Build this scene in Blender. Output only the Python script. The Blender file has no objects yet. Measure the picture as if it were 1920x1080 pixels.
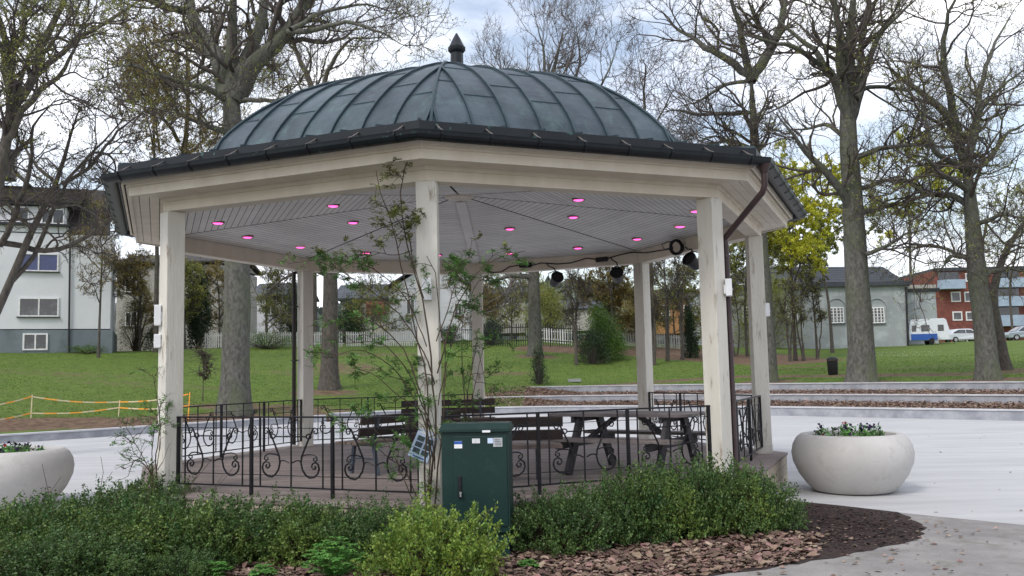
import bpy, math, random
import numpy as np
random.seed(5); rng = np.random.default_rng(11)
R = math.radians
sc = bpy.context.scene
col = sc.collection
# ------------------------------------------------------------------ camera
F = 1679.0
CAM = np.array([0.9958, -13.5464, 1.7138])
YAW, PIT, ROL = -0.0159, 0.0925, -0.0219
fw = np.array([math.sin(YAW)*math.cos(PIT), math.cos(YAW)*math.cos(PIT), math.sin(PIT)])
rt = np.array([math.cos(YAW), -math.sin(YAW), 0.0]); up0 = np.cross(rt, fw)
rx = rt*math.cos(ROL)+up0*math.sin(ROL); ux = -rt*math.sin(ROL)+up0*math.cos(ROL)
from mathutils import Matrix, Vector
cd = bpy.data.cameras.new("camera"); cam = bpy.data.objects.new("camera", cd); col.objects.link(cam)
m = Matrix.Identity(4)
for i in range(3):
    m[i][0] = rx[i]; m[i][1] = ux[i]; m[i][2] = -fw[i]; m[i][3] = CAM[i]
cam.matrix_world = m
cd.sensor_width = 36; cd.lens = F/1920*36; cd.clip_end = 3000; cd.clip_start = 0.05
sc.camera = cam
# ------------------------------------------------------------------ light
SUN_EL, SUN_AZ = R(48), R(215)          # azimuth measured clockwise from +Y
w = bpy.data.worlds.new("World"); sc.world = w; w.use_nodes = True
nt = w.node_tree; nt.nodes.clear()
def N(t, **k):
    n = nt.nodes.new(t)
    for a, b in k.items(): setattr(n, a, b)
    return n
out = N('ShaderNodeOutputWorld'); bg = N('ShaderNodeBackground'); bg.inputs[1].default_value = 0.1
sky = N('ShaderNodeTexSky', sky_type='NISHITA', sun_disc=False, sun_elevation=SUN_EL, sun_rotation=SUN_AZ, air_density=1.2, dust_density=2.0)
tc = N('ShaderNodeTexCoord'); mp = N('ShaderNodeMapping'); mp.inputs['Scale'].default_value = (1.2, 1.2, 3.4)
n1 = N('ShaderNodeTexNoise'); n1.inputs['Scale'].default_value = 2.3; n1.inputs['Detail'].default_value = 8; n1.inputs['Roughness'].default_value = 0.55
n1.inputs['Distortion'].default_value = 0.4
cr = N('ShaderNodeValToRGB'); cr.color_ramp.elements[0].position = 0.38; cr.color_ramp.elements[1].position = 0.58
cr.color_ramp.elements[0].color = (.22, .22, .22, 1)
n2 = N('ShaderNodeTexNoise'); n2.inputs['Scale'].default_value = 2.6; n2.inputs['Detail'].default_value = 5
cr2 = N('ShaderNodeValToRGB'); cr2.color_ramp.elements[0].color = (7.6, 7.9, 9.0, 1); cr2.color_ramp.elements[1].color = (10.0, 10.0, 10.2, 1)
cr2.color_ramp.elements[0].position = .35; cr2.color_ramp.elements[1].position = .65
mx = N('ShaderNodeMix', data_type='RGBA')
L = nt.links.new
L(tc.outputs['Generated'], mp.inputs[0]); L(mp.outputs[0], n1.inputs['Vector']); L(mp.outputs[0], n2.inputs['Vector'])
L(n1.outputs['Fac'], cr.inputs[0]); L(n2.outputs['Fac'], cr2.inputs[0])
L(cr.outputs[0], mx.inputs['Factor']); L(sky.outputs[0], mx.inputs['A']); L(cr2.outputs[0], mx.inputs['B'])
L(mx.outputs['Result'], bg.inputs[0]); L(bg.outputs[0], out.inputs[0])
sd = bpy.data.lights.new("sun", 'SUN'); sd.energy = 1.1; sd.angle = R(14); sd.color = (1, .96, .9)
so = bpy.data.objects.new("sun", sd); col.objects.link(so)
sdir = Vector((math.sin(SUN_AZ)*math.cos(SUN_EL), math.cos(SUN_AZ)*math.cos(SUN_EL), math.sin(SUN_EL)))
so.rotation_euler = sdir.to_track_quat('Z', 'Y').to_euler()
sc.view_settings.view_transform = 'Standard'; sc.view_settings.look = 'None'
sc.view_settings.gamma = 1; sc.view_settings.exposure = 0.8
# ------------------------------------------------------------------ photo geometry helpers
def ray(x, y): return fw+rx*(x-960)/F+ux*(540-y)/F
def G(x, y, z=0.0): d = ray(x, y); return CAM+d*(z-CAM[2])/d[2]
def at(x, y, Y): d = ray(x, y); return CAM+d*(Y-CAM[1])/d[1]
# ------------------------------------------------------------------ materials
MC = {}
def mat(name, c1, c2=None, scale=5.0, rough=.8, bump=0.0, bscale=None, island=0.0, metal=0.0, c3=None, s3=1.0, p3=(.55, .7), stretch=(1, 1, 1), spec=.3, emit=None, trans=0.0, detail=6, alpha=None):
    if name in MC: return MC[name]
    m = bpy.data.materials.new(name); m.use_nodes = True; t = m.node_tree; nd = t.nodes; lk = t.links.new
    b = nd['Principled BSDF']; b.inputs['Roughness'].default_value = rough; b.inputs['Metallic'].default_value = metal
    b.inputs['Specular IOR Level'].default_value = spec
    co = nd.new('ShaderNodeTexCoord'); mpp = nd.new('ShaderNodeMapping'); mpp.inputs['Scale'].default_value = stretch
    lk(co.outputs['Object'], mpp.inputs[0])
    c2 = c2 or tuple(x*.82 for x in c1)
    no = nd.new('ShaderNodeTexNoise'); no.inputs['Scale'].default_value = scale; no.inputs['Detail'].default_value = detail; no.inputs['Roughness'].default_value = .62
    lk(mpp.outputs[0], no.inputs['Vector'])
    rp = nd.new('ShaderNodeValToRGB'); rp.color_ramp.elements[0].position = .36; rp.color_ramp.elements[1].position = .64
    rp.color_ramp.elements[0].color = (*c2, 1); rp.color_ramp.elements[1].color = (*c1, 1); lk(no.outputs['Fac'], rp.inputs[0])
    cur = rp.outputs[0]
    if c3:
        n3 = nd.new('ShaderNodeTexNoise'); n3.inputs['Scale'].default_value = s3; n3.inputs['Detail'].default_value = 7; n3.inputs['Roughness'].default_value = .7
        lk(mpp.outputs[0], n3.inputs['Vector'])
        r3 = nd.new('ShaderNodeMapRange'); r3.inputs['From Min'].default_value = p3[0]; r3.inputs['From Max'].default_value = p3[1]; lk(n3.outputs['Fac'], r3.inputs['Value'])
        mm = nd.new('ShaderNodeMix'); mm.data_type = 'RGBA'; lk(r3.outputs[0], mm.inputs['Factor']); lk(cur, mm.inputs['A']); mm.inputs['B'].default_value = (*c3, 1)
        cur = mm.outputs['Result']
    if island:
        ge = nd.new('ShaderNodeNewGeometry'); hs = nd.new('ShaderNodeHueSaturation')
        mr = nd.new('ShaderNodeMapRange'); mr.inputs['To Min'].default_value = 1-island; mr.inputs['To Max'].default_value = 1+island
        lk(ge.outputs['Random Per Island'], mr.inputs['Value']); lk(mr.outputs[0], hs.inputs['Value'])
        m2 = nd.new('ShaderNodeMath'); m2.operation = 'FRACT'; m1 = nd.new('ShaderNodeMath'); m1.operation = 'MULTIPLY'; m1.inputs[1].default_value = 37.7
        lk(ge.outputs['Random Per Island'], m1.inputs[0]); lk(m1.outputs[0], m2.inputs[0])
        mh = nd.new('ShaderNodeMapRange'); mh.inputs['To Min'].default_value = .5-.06*island; mh.inputs['To Max'].default_value = .5+.06*island
        lk(m2.outputs[0], mh.inputs['Value']); lk(mh.outputs[0], hs.inputs['Hue']); lk(cur, hs.inputs['Color']); cur = hs.outputs[0]
    lk(cur, b.inputs['Base Color'])
    if bump:
        nb = nd.new('ShaderNodeTexNoise'); nb.inputs['Scale'].default_value = bscale or scale*6; nb.inputs['Detail'].default_value = 5
        lk(mpp.outputs[0], nb.inputs['Vector']); bp = nd.new('ShaderNodeBump'); bp.inputs['Strength'].default_value = bump; bp.inputs['Distance'].default_value = .02
        lk(nb.outputs['Fac'], bp.inputs['Height']); lk(bp.outputs[0], b.inputs['Normal'])
    if emit: b.inputs['Emission Color'].default_value = (*emit[:3], 1); b.inputs['Emission Strength'].default_value = emit[3]
    if trans:
        tr = nd.new('ShaderNodeBsdfTranslucent'); lk(cur, tr.inputs[0]); ms = nd.new('ShaderNodeMixShader'); ms.inputs[0].default_value = trans
        lk(b.outputs[0], ms.inputs[1]); lk(tr.outputs[0], ms.inputs[2]); lk(ms.outputs[0], nd['Material Output'].inputs[0])
    MC[name] = m; return m
M_cream = mat('cream_paint', (.66, .60, .51), (.58, .52, .43), 3.0, .55, .15, 30, c3=(.40, .36, .29), s3=9, p3=(.66, .78), stretch=(1, 1, .35))
M_post = mat('post_paint', (.66, .63, .57), (.56, .53, .47), 2.0, .6, .25, 25, c3=(.27, .22, .165), s3=7, p3=(.575, .70), stretch=(1.6, 1.6, .3))
M_ceil = mat('ceiling_paint', (.68, .67, .655), (.58, .57, .56), 1.5, .5, .1, 20, island=.07, c3=(.36, .35, .38), s3=3, p3=(.6, .75))
M_gap = mat('dark_gap', (.03, .03, .032), rough=.9)
M_copper = mat('copper_patina', (.066, .090, .108), (.036, .052, .066), 1.6, .46, .25, 9, island=.17, metal=.25, c3=(.10, .165, .16), s3=2.6, p3=(.54, .8), stretch=(1.6, 1.6, .5))
M_seam = mat('copper_seam', (.045, .07, .085), (.03, .05, .06), 5, .45, metal=.3)
M_gutter = mat('dark_gutter', (.010, .014, .018), (.006, .008, .011), 4, .42, c3=(.10, .24, .21), s3=5, p3=(.62, .72), stretch=(1, 1, 1))
M_bracket = mat('bracket_metal', (.22, .19, .17), (.10, .09, .08), 8, .5, metal=.5)
M_pipe = mat('pipe_paint', (.055, .032, .032), (.035, .022, .024), 5, .4)
M_pipe2 = mat('pipe_paint_dark', (.028, .02, .02), (.02, .015, .015), 5, .4)
M_iron = mat('black_iron', (.018, .017, .022), (.010, .010, .012), 20, .42, metal=.3, c3=(.06, .035, .025), s3=15, p3=(.66, .8))
M_deck = mat('deck_wood', (.25, .205, .19), (.175, .145, .135), 4, .7, .3, 30, island=.16, stretch=(.5, 4, 4), c3=(.30, .26, .25), s3=1.2, p3=(.5, .7))
M_skirt = mat('skirt_wood', (.55, .48, .37), (.38, .33, .26), 3, .8, .3, 30, island=.15, stretch=(.6, .6, 4))
M_bench = mat('bench_dark_wood', (.045, .032, .030), (.025, .018, .018), 6, .55, .2, 40, island=.2)
M_seat = mat('bench_seat_wood', (.20, .15, .13), (.11, .085, .078), 5, .7, .2, 40, island=.25)
M_benchleg = mat('bench_leg_metal', (.10, .12, .15), (.07, .085, .11), 12, .5, metal=.3)
M_tab = mat('table_wood', (.055, .05, .055), (.03, .028, .032), 6, .6, .2, 40, island=.2)
M_tabtop = mat('table_top_wood', (.20, .17, .165), (.12, .10, .10), 5, .55, .2, 40, island=.2)
M_cab = mat('cabinet_green', (.009, .032, .028), (.006, .024, .022), 2.5, .42, .08, 60, c3=(.022, .05, .045), s3=4, p3=(.55, .8))
M_black = mat('black_plastic', (.012, .012, .014), rough=.45)
M_white = mat('white_plastic', (.75, .76, .78), (.7, .71, .73), rough=.4)
M_blue = mat('blue_print', (.03, .10, .38), rough=.4)
M_label = mat('grey_label', (.45, .47, .5), (.3, .32, .35), 30, rough=.4)
M_paper = mat('paper', (.55, .66, .85), (.5, .6, .8), rough=.5)
M_photo = mat('print_dark', (.08, .12, .14), (.03, .05, .06), 40, rough=.4)
M_pink = mat('pink_lamp', (.9, .1, .5), rough=.3, emit=(1.0, .085, .40, 1.6))
M_planter = mat('planter_concrete', (.50, .485, .47), (.43, .415, .40), 1.8, .75, .25, 90, c3=(.34, .32, .29), s3=3.5, p3=(.54, .8))
M_soil = mat('soil', (.045, .028, .024), (.022, .015, .014), 9, .95, 1.0, 22, c3=(.10, .07, .06), s3=30, p3=(.66, .72))
M_concrete = mat('plaza_concrete', (.48, .48, .485), (.40, .40, .41), .5, .6, .12, 40, c3=(.31, .31, .33), s3=1.2, p3=(.52, .78), stretch=(.5, 3.2, 1))
M_path = mat('path_concrete', (.29, .275, .265), (.20, .19, .185), 1.4, .85, .6, 45, c3=(.17, .155, .14), s3=2.4, p3=(.52, .72))
M_kerb = mat('kerb_concrete', (.36, .37, .40), (.24, .25, .28), 2.4, .8, .3, 30, c3=(.22, .24, .26), s3=5, p3=(.55, .75))
M_kerbtop = mat('kerb_top', (.52, .52, .54), (.42, .42, .44), 2, .7)
M_bark = mat('bark_grey', (.140, .136, .124), (.060, .058, .052), 7, .95, 1.0, 16, stretch=(1.5, 1.5, .75), c3=(.095, .11, .065), s3=.8, p3=(.46, .68))
M_barkd = mat('bark_dark', (.11, .098, .085), (.055, .048, .042), 7, .95, .9, 14, stretch=(1.5, 1.5, .75), c3=(.075, .07, .03), s3=1.1, p3=(.55, .75))
M_barkm = mat('bark_moss', (.13, .11, .05), (.06, .05, .03), 3, .95, .8, 12, stretch=(2, 2, .5))
M_twig = mat('twig', (.095, .080, .072), (.06, .05, .046), 5, .9)
M_twigl = mat('twig_light', (.15, .13, .125), (.10, .088, .085), 5, .9)
M_box = mat('boxwood_leaf', (.10, .17, .045), (.045, .092, .030), 3.5, .45, island=.42, trans=.22, spec=.4)
M_boxl = mat('boxwood_leaf_light', (.25, .34, .055), (.11, .20, .04), 4.5, .45, island=.38, trans=.28, spec=.4)
M_boxm = mat('boxwood_leaf_mixed', (.16, .23, .05), (.05, .11, .033), 2.2, .45, island=.42, trans=.24, spec=.4)
M_rose = mat('rose_leaf', (.12, .24, .06), (.065, .15, .04), 6, .45, island=.35, trans=.25)
M_rosetip = mat('rose_leaf_new', (.16, .20, .05), (.10, .10, .035), 6, .45, island=.35, trans=.25)
M_rosestem = mat('rose_stem', (.075, .05, .035), (.045, .035, .025), 8, .8)
M_geran = mat('ground_leaf', (.15, .34, .08), (.09, .24, .05), 8, .5, island=.3, trans=.25)
M_dry = mat('dry_leaf', (.225, .15, .118), (.115, .072, .056), 3, .8, island=.55, c3=(.32, .24, .19), s3=4, p3=(.5, .65))
M_spring = mat('spring_leaf', (.58, .55, .05), (.40, .44, .05), .5, .5, island=.3, trans=.4)
M_springd = mat('spring_leaf_dull', (.30, .31, .07), (.18, .20, .05), .5, .5, island=.35, trans=.35)
M_bud = mat('brown_bud', (.28, .23, .06), (.17, .12, .04), .6, .6, island=.35, trans=.3)
M_ever = mat('evergreen_leaf', (.035, .065, .025), (.018, .035, .016), .8, .6, island=.4)
M_gshrub = mat('green_shrub_leaf', (.11, .20, .035), (.06, .12, .03), .8, .5, island=.35, trans=.3)
M_wwall = mat('white_render', (.62, .63, .66), (.55, .56, .59), .35, .85, .1, 20, c3=(.46, .48, .52), s3=.6, p3=(.58, .8))
M_gwall = mat('grey_base_render', (.17, .20, .22), (.13, .155, .17), .6, .85, c3=(.10, .12, .13), s3=1, p3=(.55, .7))
M_beige = mat('beige_render', (.36, .35, .32), (.28, .27, .25), .5, .85)
M_hall = mat('green_grey_render', (.31, .335, .34), (.25, .27, .28), .35, .85, .1, 10, c3=(.38, .41, .42), s3=.5, p3=(.5, .65))
M_brick = mat('red_brick', (.19, .065, .052), (.13, .045, .038), 1.2, .85, .3, 8, c3=(.25, .10, .075), s3=2.5, p3=(.5, .7))
M_bluepanel = mat('balcony_blue', (.34, .42, .52), (.28, .35, .45), 1, .6)
M_tile = mat('roof_tile', (.050, .042, .040), (.028, .025, .025), 1.6, .8, .6, 5, c3=(.09, .085, .03), s3=.5, p3=(.52, .68))
M_slate = mat('roof_slate', (.055, .06, .072), (.035, .04, .05), .8, .5)
M_glass = mat('window_glass', (.025, .03, .035), (.01, .012, .015), .7, .06, spec=.8, c3=(.10, .11, .12), s3=1.2, p3=(.5, .7))
M_glassb = mat('window_blue', (.03, .045, .16), (.02, .03, .10), 2, .15, spec=.6)
M_frame = mat('window_frame', (.74, .74, .74), rough=.5)
M_fence = mat('fence_paint', (.46, .46, .45), (.34, .34, .33), 3, .7)
M_dark = mat('dark_metal', (.02, .022, .026), rough=.5)
M_carw = mat('car_white', (.62, .65, .70), (.58, .61, .66), .5, .25, spec=.6)
M_cars = mat('car_silver', (.40, .45, .52), (.36, .41, .48), .5, .25, spec=.6, metal=.3)
M_tyre = mat('tyre', (.015, .015, .016), rough=.8)
M_rim = mat('rim', (.40, .41, .42), rough=.35, metal=.6)
M_tapeo = mat('tape_orange', (.85, .28, .03), (.9, .45, .08), 3, .5)
M_tapew = mat('tape_white', (.70, .60, .40), rough=.5)
M_orangewall = mat('orange_render', (.38, .20, .09), (.30, .15, .07), 1, .8)
M_flower = mat('pansy_dark', (.03, .015, .06), (.015, .01, .03), 9, .5, island=.3)
M_flowerr = mat('pansy_red', (.35, .02, .03), rough=.5)
M_rail2 = mat('rust', (.10, .05, .03), rough=.8)
# lawn material : grass colour, worn patches from the dirt attribute
def lawn_mat():
    m = bpy.data.materials.new('lawn_grass'); m.use_nodes = True; t = m.node_tree; nd = t.nodes; lk = t.links.new
    b = nd['Principled BSDF']; b.inputs['Roughness'].default_value = .9; b.inputs['Specular IOR Level'].default_value = .15
    co = nd.new('ShaderNodeTexCoord')
    def noise(s, d=6, st=(1, 1, 1)):
        mp = nd.new('ShaderNodeMapping'); mp.inputs['Scale'].default_value = st; lk(co.outputs['Object'], mp.inputs[0])
        n = nd.new('ShaderNodeTexNoise'); n.inputs['Scale'].default_value = s; n.inputs['Detail'].default_value = d; n.inputs['Roughness'].default_value = .7
        lk(mp.outputs[0], n.inputs['Vector']); return n.outputs['Fac']
    def ramp(f, a, b_, p=(.38, .62)):
        r = nd.new('ShaderNodeValToRGB'); r.color_ramp.elements[0].position = p[0]; r.color_ramp.elements[1].position = p[1]
        r.color_ramp.elements[0].color = (*a, 1); r.color_ramp.elements[1].color = (*b_, 1); lk(f, r.inputs[0]); return r.outputs[0]
    def mix(f, a, b_):
        mm = nd.new('ShaderNodeMix'); mm.data_type = 'RGBA'; lk(f, mm.inputs['Factor']); lk(a, mm.inputs['A']); lk(b_, mm.inputs['B']); return mm.outputs['Result']
    g = mix(noise(.35), ramp(noise(2.5, 8, (1, .35, 1)), (.050, .108, .015), (.112, .190, .028)), ramp(noise(3.5, 8), (.075, .105, .024), (.145, .17, .05)))
    d = ramp(noise(4, 8), (.085, .052, .034), (.19, .13, .09))
    at_ = nd.new('ShaderNodeAttribute'); at_.attribute_name = 'dirt'
    ad = nd.new('ShaderNodeMath'); ad.operation = 'MULTIPLY_ADD'; lk(noise(1.6, 8), ad.inputs[0]); ad.inputs[1].default_value = 1.2; ad.inputs[2].default_value = -.6
    a2 = nd.new('ShaderNodeMath'); a2.operation = 'ADD'; lk(at_.outputs['Fac'], a2.inputs[0]); lk(ad.outputs[0], a2.inputs[1])
    mr = nd.new('ShaderNodeMapRange'); mr.inputs['From Min'].default_value = .35; mr.inputs['From Max'].default_value = .6; lk(a2.outputs[0], mr.inputs['Value'])
    lk(mix(mr.outputs[0], g, d), b.inputs['Base Color'])
    bp = nd.new('ShaderNodeBump'); bp.inputs['Strength'].default_value = .9; bp.inputs['Distance'].default_value = .06; lk(noise(9, 6), bp.inputs['Height']); lk(bp.outputs[0], b.inputs['Normal'])
    return m
M_lawn = lawn_mat()
# ------------------------------------------------------------------ object helpers
def tag(o, label=None, cat=None, group=None, kind=None):
    if label: o['label'] = label
    if cat: o['category'] = cat
    if group: o['group'] = group
    if kind: o['kind'] = kind
    return o
def empty(name, loc, label, cat, group=None, rz=0):
    o = bpy.data.objects.new(name, None); o.empty_display_size = .2; col.objects.link(o); o.location = [float(v) for v in loc]; o.rotation_euler = (0, 0, rz)
    return tag(o, label, cat, group)
def link(name, me, m, parent=None):
    for k in (m if isinstance(m, (list, tuple)) else [m]): me.materials.append(k)
    o = bpy.data.objects.new(name, me); col.objects.link(o)
    if parent: o.parent = parent
    return o
def npmesh(name, V, Fs, m, parent=None, smooth=False, mi=None):
    """V (n,3); Fs (k,4) or (k,3) array of indices"""
    V = np.asarray(V, np.float32).reshape(-1, 3); Fs = np.asarray(Fs, np.int32); k = Fs.shape[1]
    me = bpy.data.meshes.new(name); me.vertices.add(len(V)); me.vertices.foreach_set('co', V.ravel())
    me.loops.add(Fs.size); me.loops.foreach_set('vertex_index', Fs.ravel()); me.polygons.add(len(Fs))
    me.polygons.foreach_set('loop_start', np.arange(0, Fs.size, k, dtype=np.int32)); me.polygons.foreach_set('loop_total', np.full(len(Fs), k, np.int32))
    if mi is not None: me.polygons.foreach_set('material_index', np.asarray(mi, np.int32))
    me.update(calc_edges=True)
    if smooth: me.polygons.foreach_set('use_smooth', np.ones(len(Fs), bool))
    return link(name, me, m, parent)
class MB:
    def __init__(s): s.v = []; s.f = []; s.mi = []; s.cur = 0
    def add(s, vs, fs):
        b = len(s.v); s.v += [tuple(float(c) for c in v) for v in vs]; s.f += [tuple(b+i for i in f) for f in fs]; s.mi += [s.cur]*len(fs); return s
    def box(s, c, size, rz=0, rot=None):
        x, y, z = [q/2 for q in size]
        P = [Vector((i*x, j*y, k*z)) for k in (-1, 1) for j in (-1, 1) for i in (-1, 1)]
        M = rot if rot is not None else Matrix.Rotation(rz, 3, 'Z')
        P = [M @ p+Vector(c) for p in P]
        return s.add(P, [(0, 2, 3, 1), (4, 5, 7, 6), (0, 1, 5, 4), (2, 6, 7, 3), (0, 4, 6, 2), (1, 3, 7, 5)])
    def bar(s, a, b, w, h=None, upv=(0, 0, 1)):
        a = Vector(a); b = Vector(b); h = h or w; d = b-a; l = d.length
        if l < 1e-6: return s
        d.normalize(); u = Vector(upv)
        if abs(d.dot(u)) > .99: u = Vector((1, 0, 0)) if abs(d.x) < .9 else Vector((0, 1, 0))
        x = d.cross(u).normalized(); y = x.cross(d)
        M = Matrix((x, d, y)).transposed()
        return s.box((a+b)/2, (w, l, h), rot=M)
    def tube(s, pts, r, k=6, cap=True):
        pts = [Vector([float(c) for c in p]) for p in pts]; n = len(pts); rs = r if isinstance(r, (list, tuple)) else [r]*n
        vs = []; ref = None
        for i, p in enumerate(pts):
            t = (pts[min(i+1, n-1)]-pts[max(i-1, 0)])
            t = t.normalized() if t.length > 1e-9 else Vector((0, 0, 1))
            if ref is None: ref = t.orthogonal().normalized()
            ref = (ref-t*ref.dot(t)); ref = ref.normalized() if ref.length > 1e-6 else t.orthogonal().normalized()
            q = t.cross(ref)
            for j in range(k):
                a = 2*math.pi*j/k; vs.append(p+(ref*math.cos(a)+q*math.sin(a))*rs[i])
        fs = [(i*k+j, i*k+(j+1) % k, (i+1)*k+(j+1) % k, (i+1)*k+j) for i in range(n-1) for j in range(k)]
        if cap: fs += [tuple(range(k-1, -1, -1)), tuple((n-1)*k+j for j in range(k))]
        return s.add(vs, fs)
    def lathe(s, prof, k=24, c=(0, 0, 0)):
        vs = [(c[0]+r*math.cos(2*math.pi*j/k), c[1]+r*math.sin(2*math.pi*j/k), c[2]+z) for r, z in prof for j in range(k)]
        fs = [(i*k+j, i*k+(j+1) % k, (i+1)*k+(j+1) % k, (i+1)*k+j) for i in range(len(prof)-1) for j in range(k)]
        return s.add(vs, fs)
    def build(s, name, m, parent=None, smooth=False, bevel=0):
        me = bpy.data.meshes.new(name); me.from_pydata(s.v, [], s.f)
        if any(s.mi): me.polygons.foreach_set('material_index', s.mi)
        me.update()
        if smooth:
            me.polygons.foreach_set('use_smooth', [True]*len(me.polygons))
            try: me.set_sharp_from_angle(angle=R(40))
            except Exception: pass
        o = link(name, me, m, parent)
        if bevel:
            bv = o.modifiers.new('bevel', 'BEVEL'); bv.width = bevel; bv.segments = 2; bv.limit_method = 'ANGLE'
        return o
def copy_tree(o, parent=None):
    c = o.copy(); col.objects.link(c); c.parent = parent
    for ch in list(o.children): copy_tree(ch, c)
    return c
# ------------------------------------------------------------------ terrain
KP = [(-13.85, 11.58), (-12.32, 12.9), (-10.5, 15.3), (-6, 20.0), (-.3, 22.4), (4.2, 21.2), (9.4, 17.4), (12.4, 14.6), (15.2, 11.8), (20, 6), (25, -2), (30, -14), (24, -34), (0, -44), (-24, -34), (-28, -14), (-22, -1), (-17.5, 7)]
_c = np.array([0, 4.0])
_th = np.array([math.atan2(p[1]-4, p[0]) for p in KP]); _r = np.array([math.hypot(p[0], p[1]-4) for p in KP]); _o = np.argsort(_th); _th = _th[_o]; _r = _r[_o]
def rk(th):
    th = np.asarray(th); w_ = np.linspace(-.12, .12, 9)
    return np.mean([np.interp((th+d+math.pi) % (2*math.pi)-math.pi, np.r_[_th-2*math.pi, _th, _th+2*math.pi], np.r_[_r, _r, _r]) for d in w_], axis=0)
PL = ([0, .3, 31, 45, 300], [.0, .22, 3.5, 3.7, 5]); PC = ([0, .3, 34, 48, 300], [.0, .26, 4.15, 4.6, 6])
PR = ([0, .28, 3.0, 3.3, 6.5, 6.8, 57, 72, 300], [.0, .26, .36, .57, .66, .91, 3.2, 3.7, 5])
def terr(x, y):
    x = np.asarray(x, float); y = np.asarray(y, float)
    th = np.arctan2(y-4, x); r = np.hypot(x, y-4); s = r-rk(th); a = np.degrees(th)
    zl = np.interp(s, *PL); zc = np.interp(s, *PC); zr = np.interp(s, *PR)
    wl = np.clip((a-100)/25, 0, 1); wr = np.clip((88-a)/6, 0, 1)*(a > -90)
    wl = np.where(a < -90, 1, wl); wr2 = np.clip((88-a)/22, 0, 1)*(a > -90); wr = np.where(s > 9, wr2+(wr-wr2)*np.clip((22-s)/13, 0, 1), wr)
    z = zc*(1-wl)*(1-wr)+zl*wl+zr*wr*(1-wl)
    n = .05*np.sin(x*.7+1)*np.sin(y*.5)*np.clip(s/6-1.5, 0, 1)
    return np.where(s <= 0, 0, z+n)
def GT(px, py, t0=12):
    d = ray(px, py)
    for t in np.arange(t0, 260, .15):
        p = CAM+d*t
        if p[2] <= terr(p[0], p[1]): return p
    return p
def onT(px, Y):
    """ground point in column px at depth plane Y"""
    p = at(px, 690, Y); p[2] = float(terr(p[0], p[1])); return p
# lawn (polar sheet around the plaza)
sr = np.r_[0.005, .3, .32, 1.2, 2.2, 2.98, 3.0, 3.3, 3.32, 4.5, 6.48, 6.5, 6.8, 6.82, np.linspace(7.4, 60, 130), 64, 68, 72, 80, 90, 110, 150, 200, 300, 500, 800, 1300]
NT = 900
tt = np.linspace(-math.pi, math.pi, NT, endpoint=False); rr = rk(tt)
RR = rr[None, :]+sr[:, None]; X = RR*np.cos(tt)[None, :]; Y = 4+RR*np.sin(tt)[None, :]
Z = terr(X, Y); Z[0, :] = -.02
V = np.stack([X, Y, Z], -1).reshape(-1, 3); nr = len(sr)
ii = (np.arange(nr-1)[:, None]*NT+np.arange(NT)[None, :]); jj = (np.arange(nr-1)[:, None]*NT+(np.arange(NT)+1)[None, :] % NT)
Fs = np.stack([ii, jj, jj+NT, ii+NT], -1).reshape(-1, 4)
lawn = npmesh('lawn', V, Fs, M_lawn, smooth=True); tag(lawn, kind='structure')
dirt = np.zeros(len(V))
def patch(px, py, wx, wy, amt=1.0, rot=0):
    p = GT(px, py); dx = V[:, 0]-p[0]; dy = V[:, 1]-p[1]; c, s_ = math.cos(rot), math.sin(rot)
    q = ((dx*c+dy*s_)/wx)**2+((-dx*s_+dy*c)/wy)**2; np.maximum(dirt, amt*np.clip(1.5-q, 0, 1), out=dirt)
patch(1120, 657, 6, 3.2, .9); patch(1390, 672, 6.5, 5, 1.0); patch(1290, 660, 4, 6, .9); patch(1480, 668, 2.5, 3, .7)
patch(700, 665, 6, 1.2, .5); patch(500, 765, 5, 1.6, .55); patch(200, 790, 9, 1.1, .75, .6); patch(60, 800, 5, 1.0, .75, .6); patch(560, 700, 3.5, 1.2, .4)
patch(900, 700, 3.5, 1.5, .45); patch(640, 690, 2.5, 3.5, .5, .5); patch(1700, 690, 6, .8, .42); patch(1480, 690, 3, 1.0, .5); patch(80, 700, 7, 1.5, .4); patch(250, 720, 5, 1.2, .4)
for _q in ((1617, 718), (1854, 712), (1443, 716), (1884, 694), (1004, 668)): patch(_q[0], _q[1], 1.5, 1.3, .75)
patch(440, 790, 2.4, 1.8, .8); patch(615, 738, 2, 1.5, .6); patch(280, 650, 6, 1.5, .6)
pth = [GT(1920, 697), GT(1760, 703), GT(1560, 705), GT(1390, 706), GT(1240, 716), GT(1000, 734), GT(900, 745)]
for a_, b_ in zip(pth[:-1], pth[1:]):
    ab = (b_-a_)[:2]; t_ = np.clip(((V[:, :2]-a_[:2])@ab)/(ab@ab), 0, 1); q = np.hypot(*(V[:, :2]-a_[:2]-t_[:, None]*ab).T)
    np.maximum(dirt, np.clip(.95-q*.55, 0, .62), out=dirt)
sv = (np.hypot(V[:, 0], V[:, 1]-4)-rk(np.arctan2(V[:, 1]-4, V[:, 0]))); av = np.degrees(np.arctan2(V[:, 1]-4, V[:, 0]))
dirt[(sv < 6.6) & (av < 88) & (av > -60)] = 1.0
def dirtf(x, y):
    th = np.arctan2(y-4, x); i = np.round((th+math.pi)/(2*math.pi)*NT).astype(int) % NT; s_ = np.hypot(x, y-4)-rk(th); j = np.clip(np.searchsorted(sr, s_), 0, nr-1); return dirt[j*NT+i]
atb = lawn.data.attributes.new('dirt', 'FLOAT', 'POINT'); atb.data.foreach_set('value', dirt.astype(np.float32))
# plaza disc
Vp = [(0, -8, 0)]+[(float(r*math.cos(t)), float(4+r*math.sin(t)), 0) for r, t in zip(rr+.02, tt)]
mb = MB(); mb.add(Vp, [(0, 1+i, 1+(i+1) % NT) for i in range(NT)]); tag(mb.build('plaza', M_concrete), kind='structure')
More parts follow.
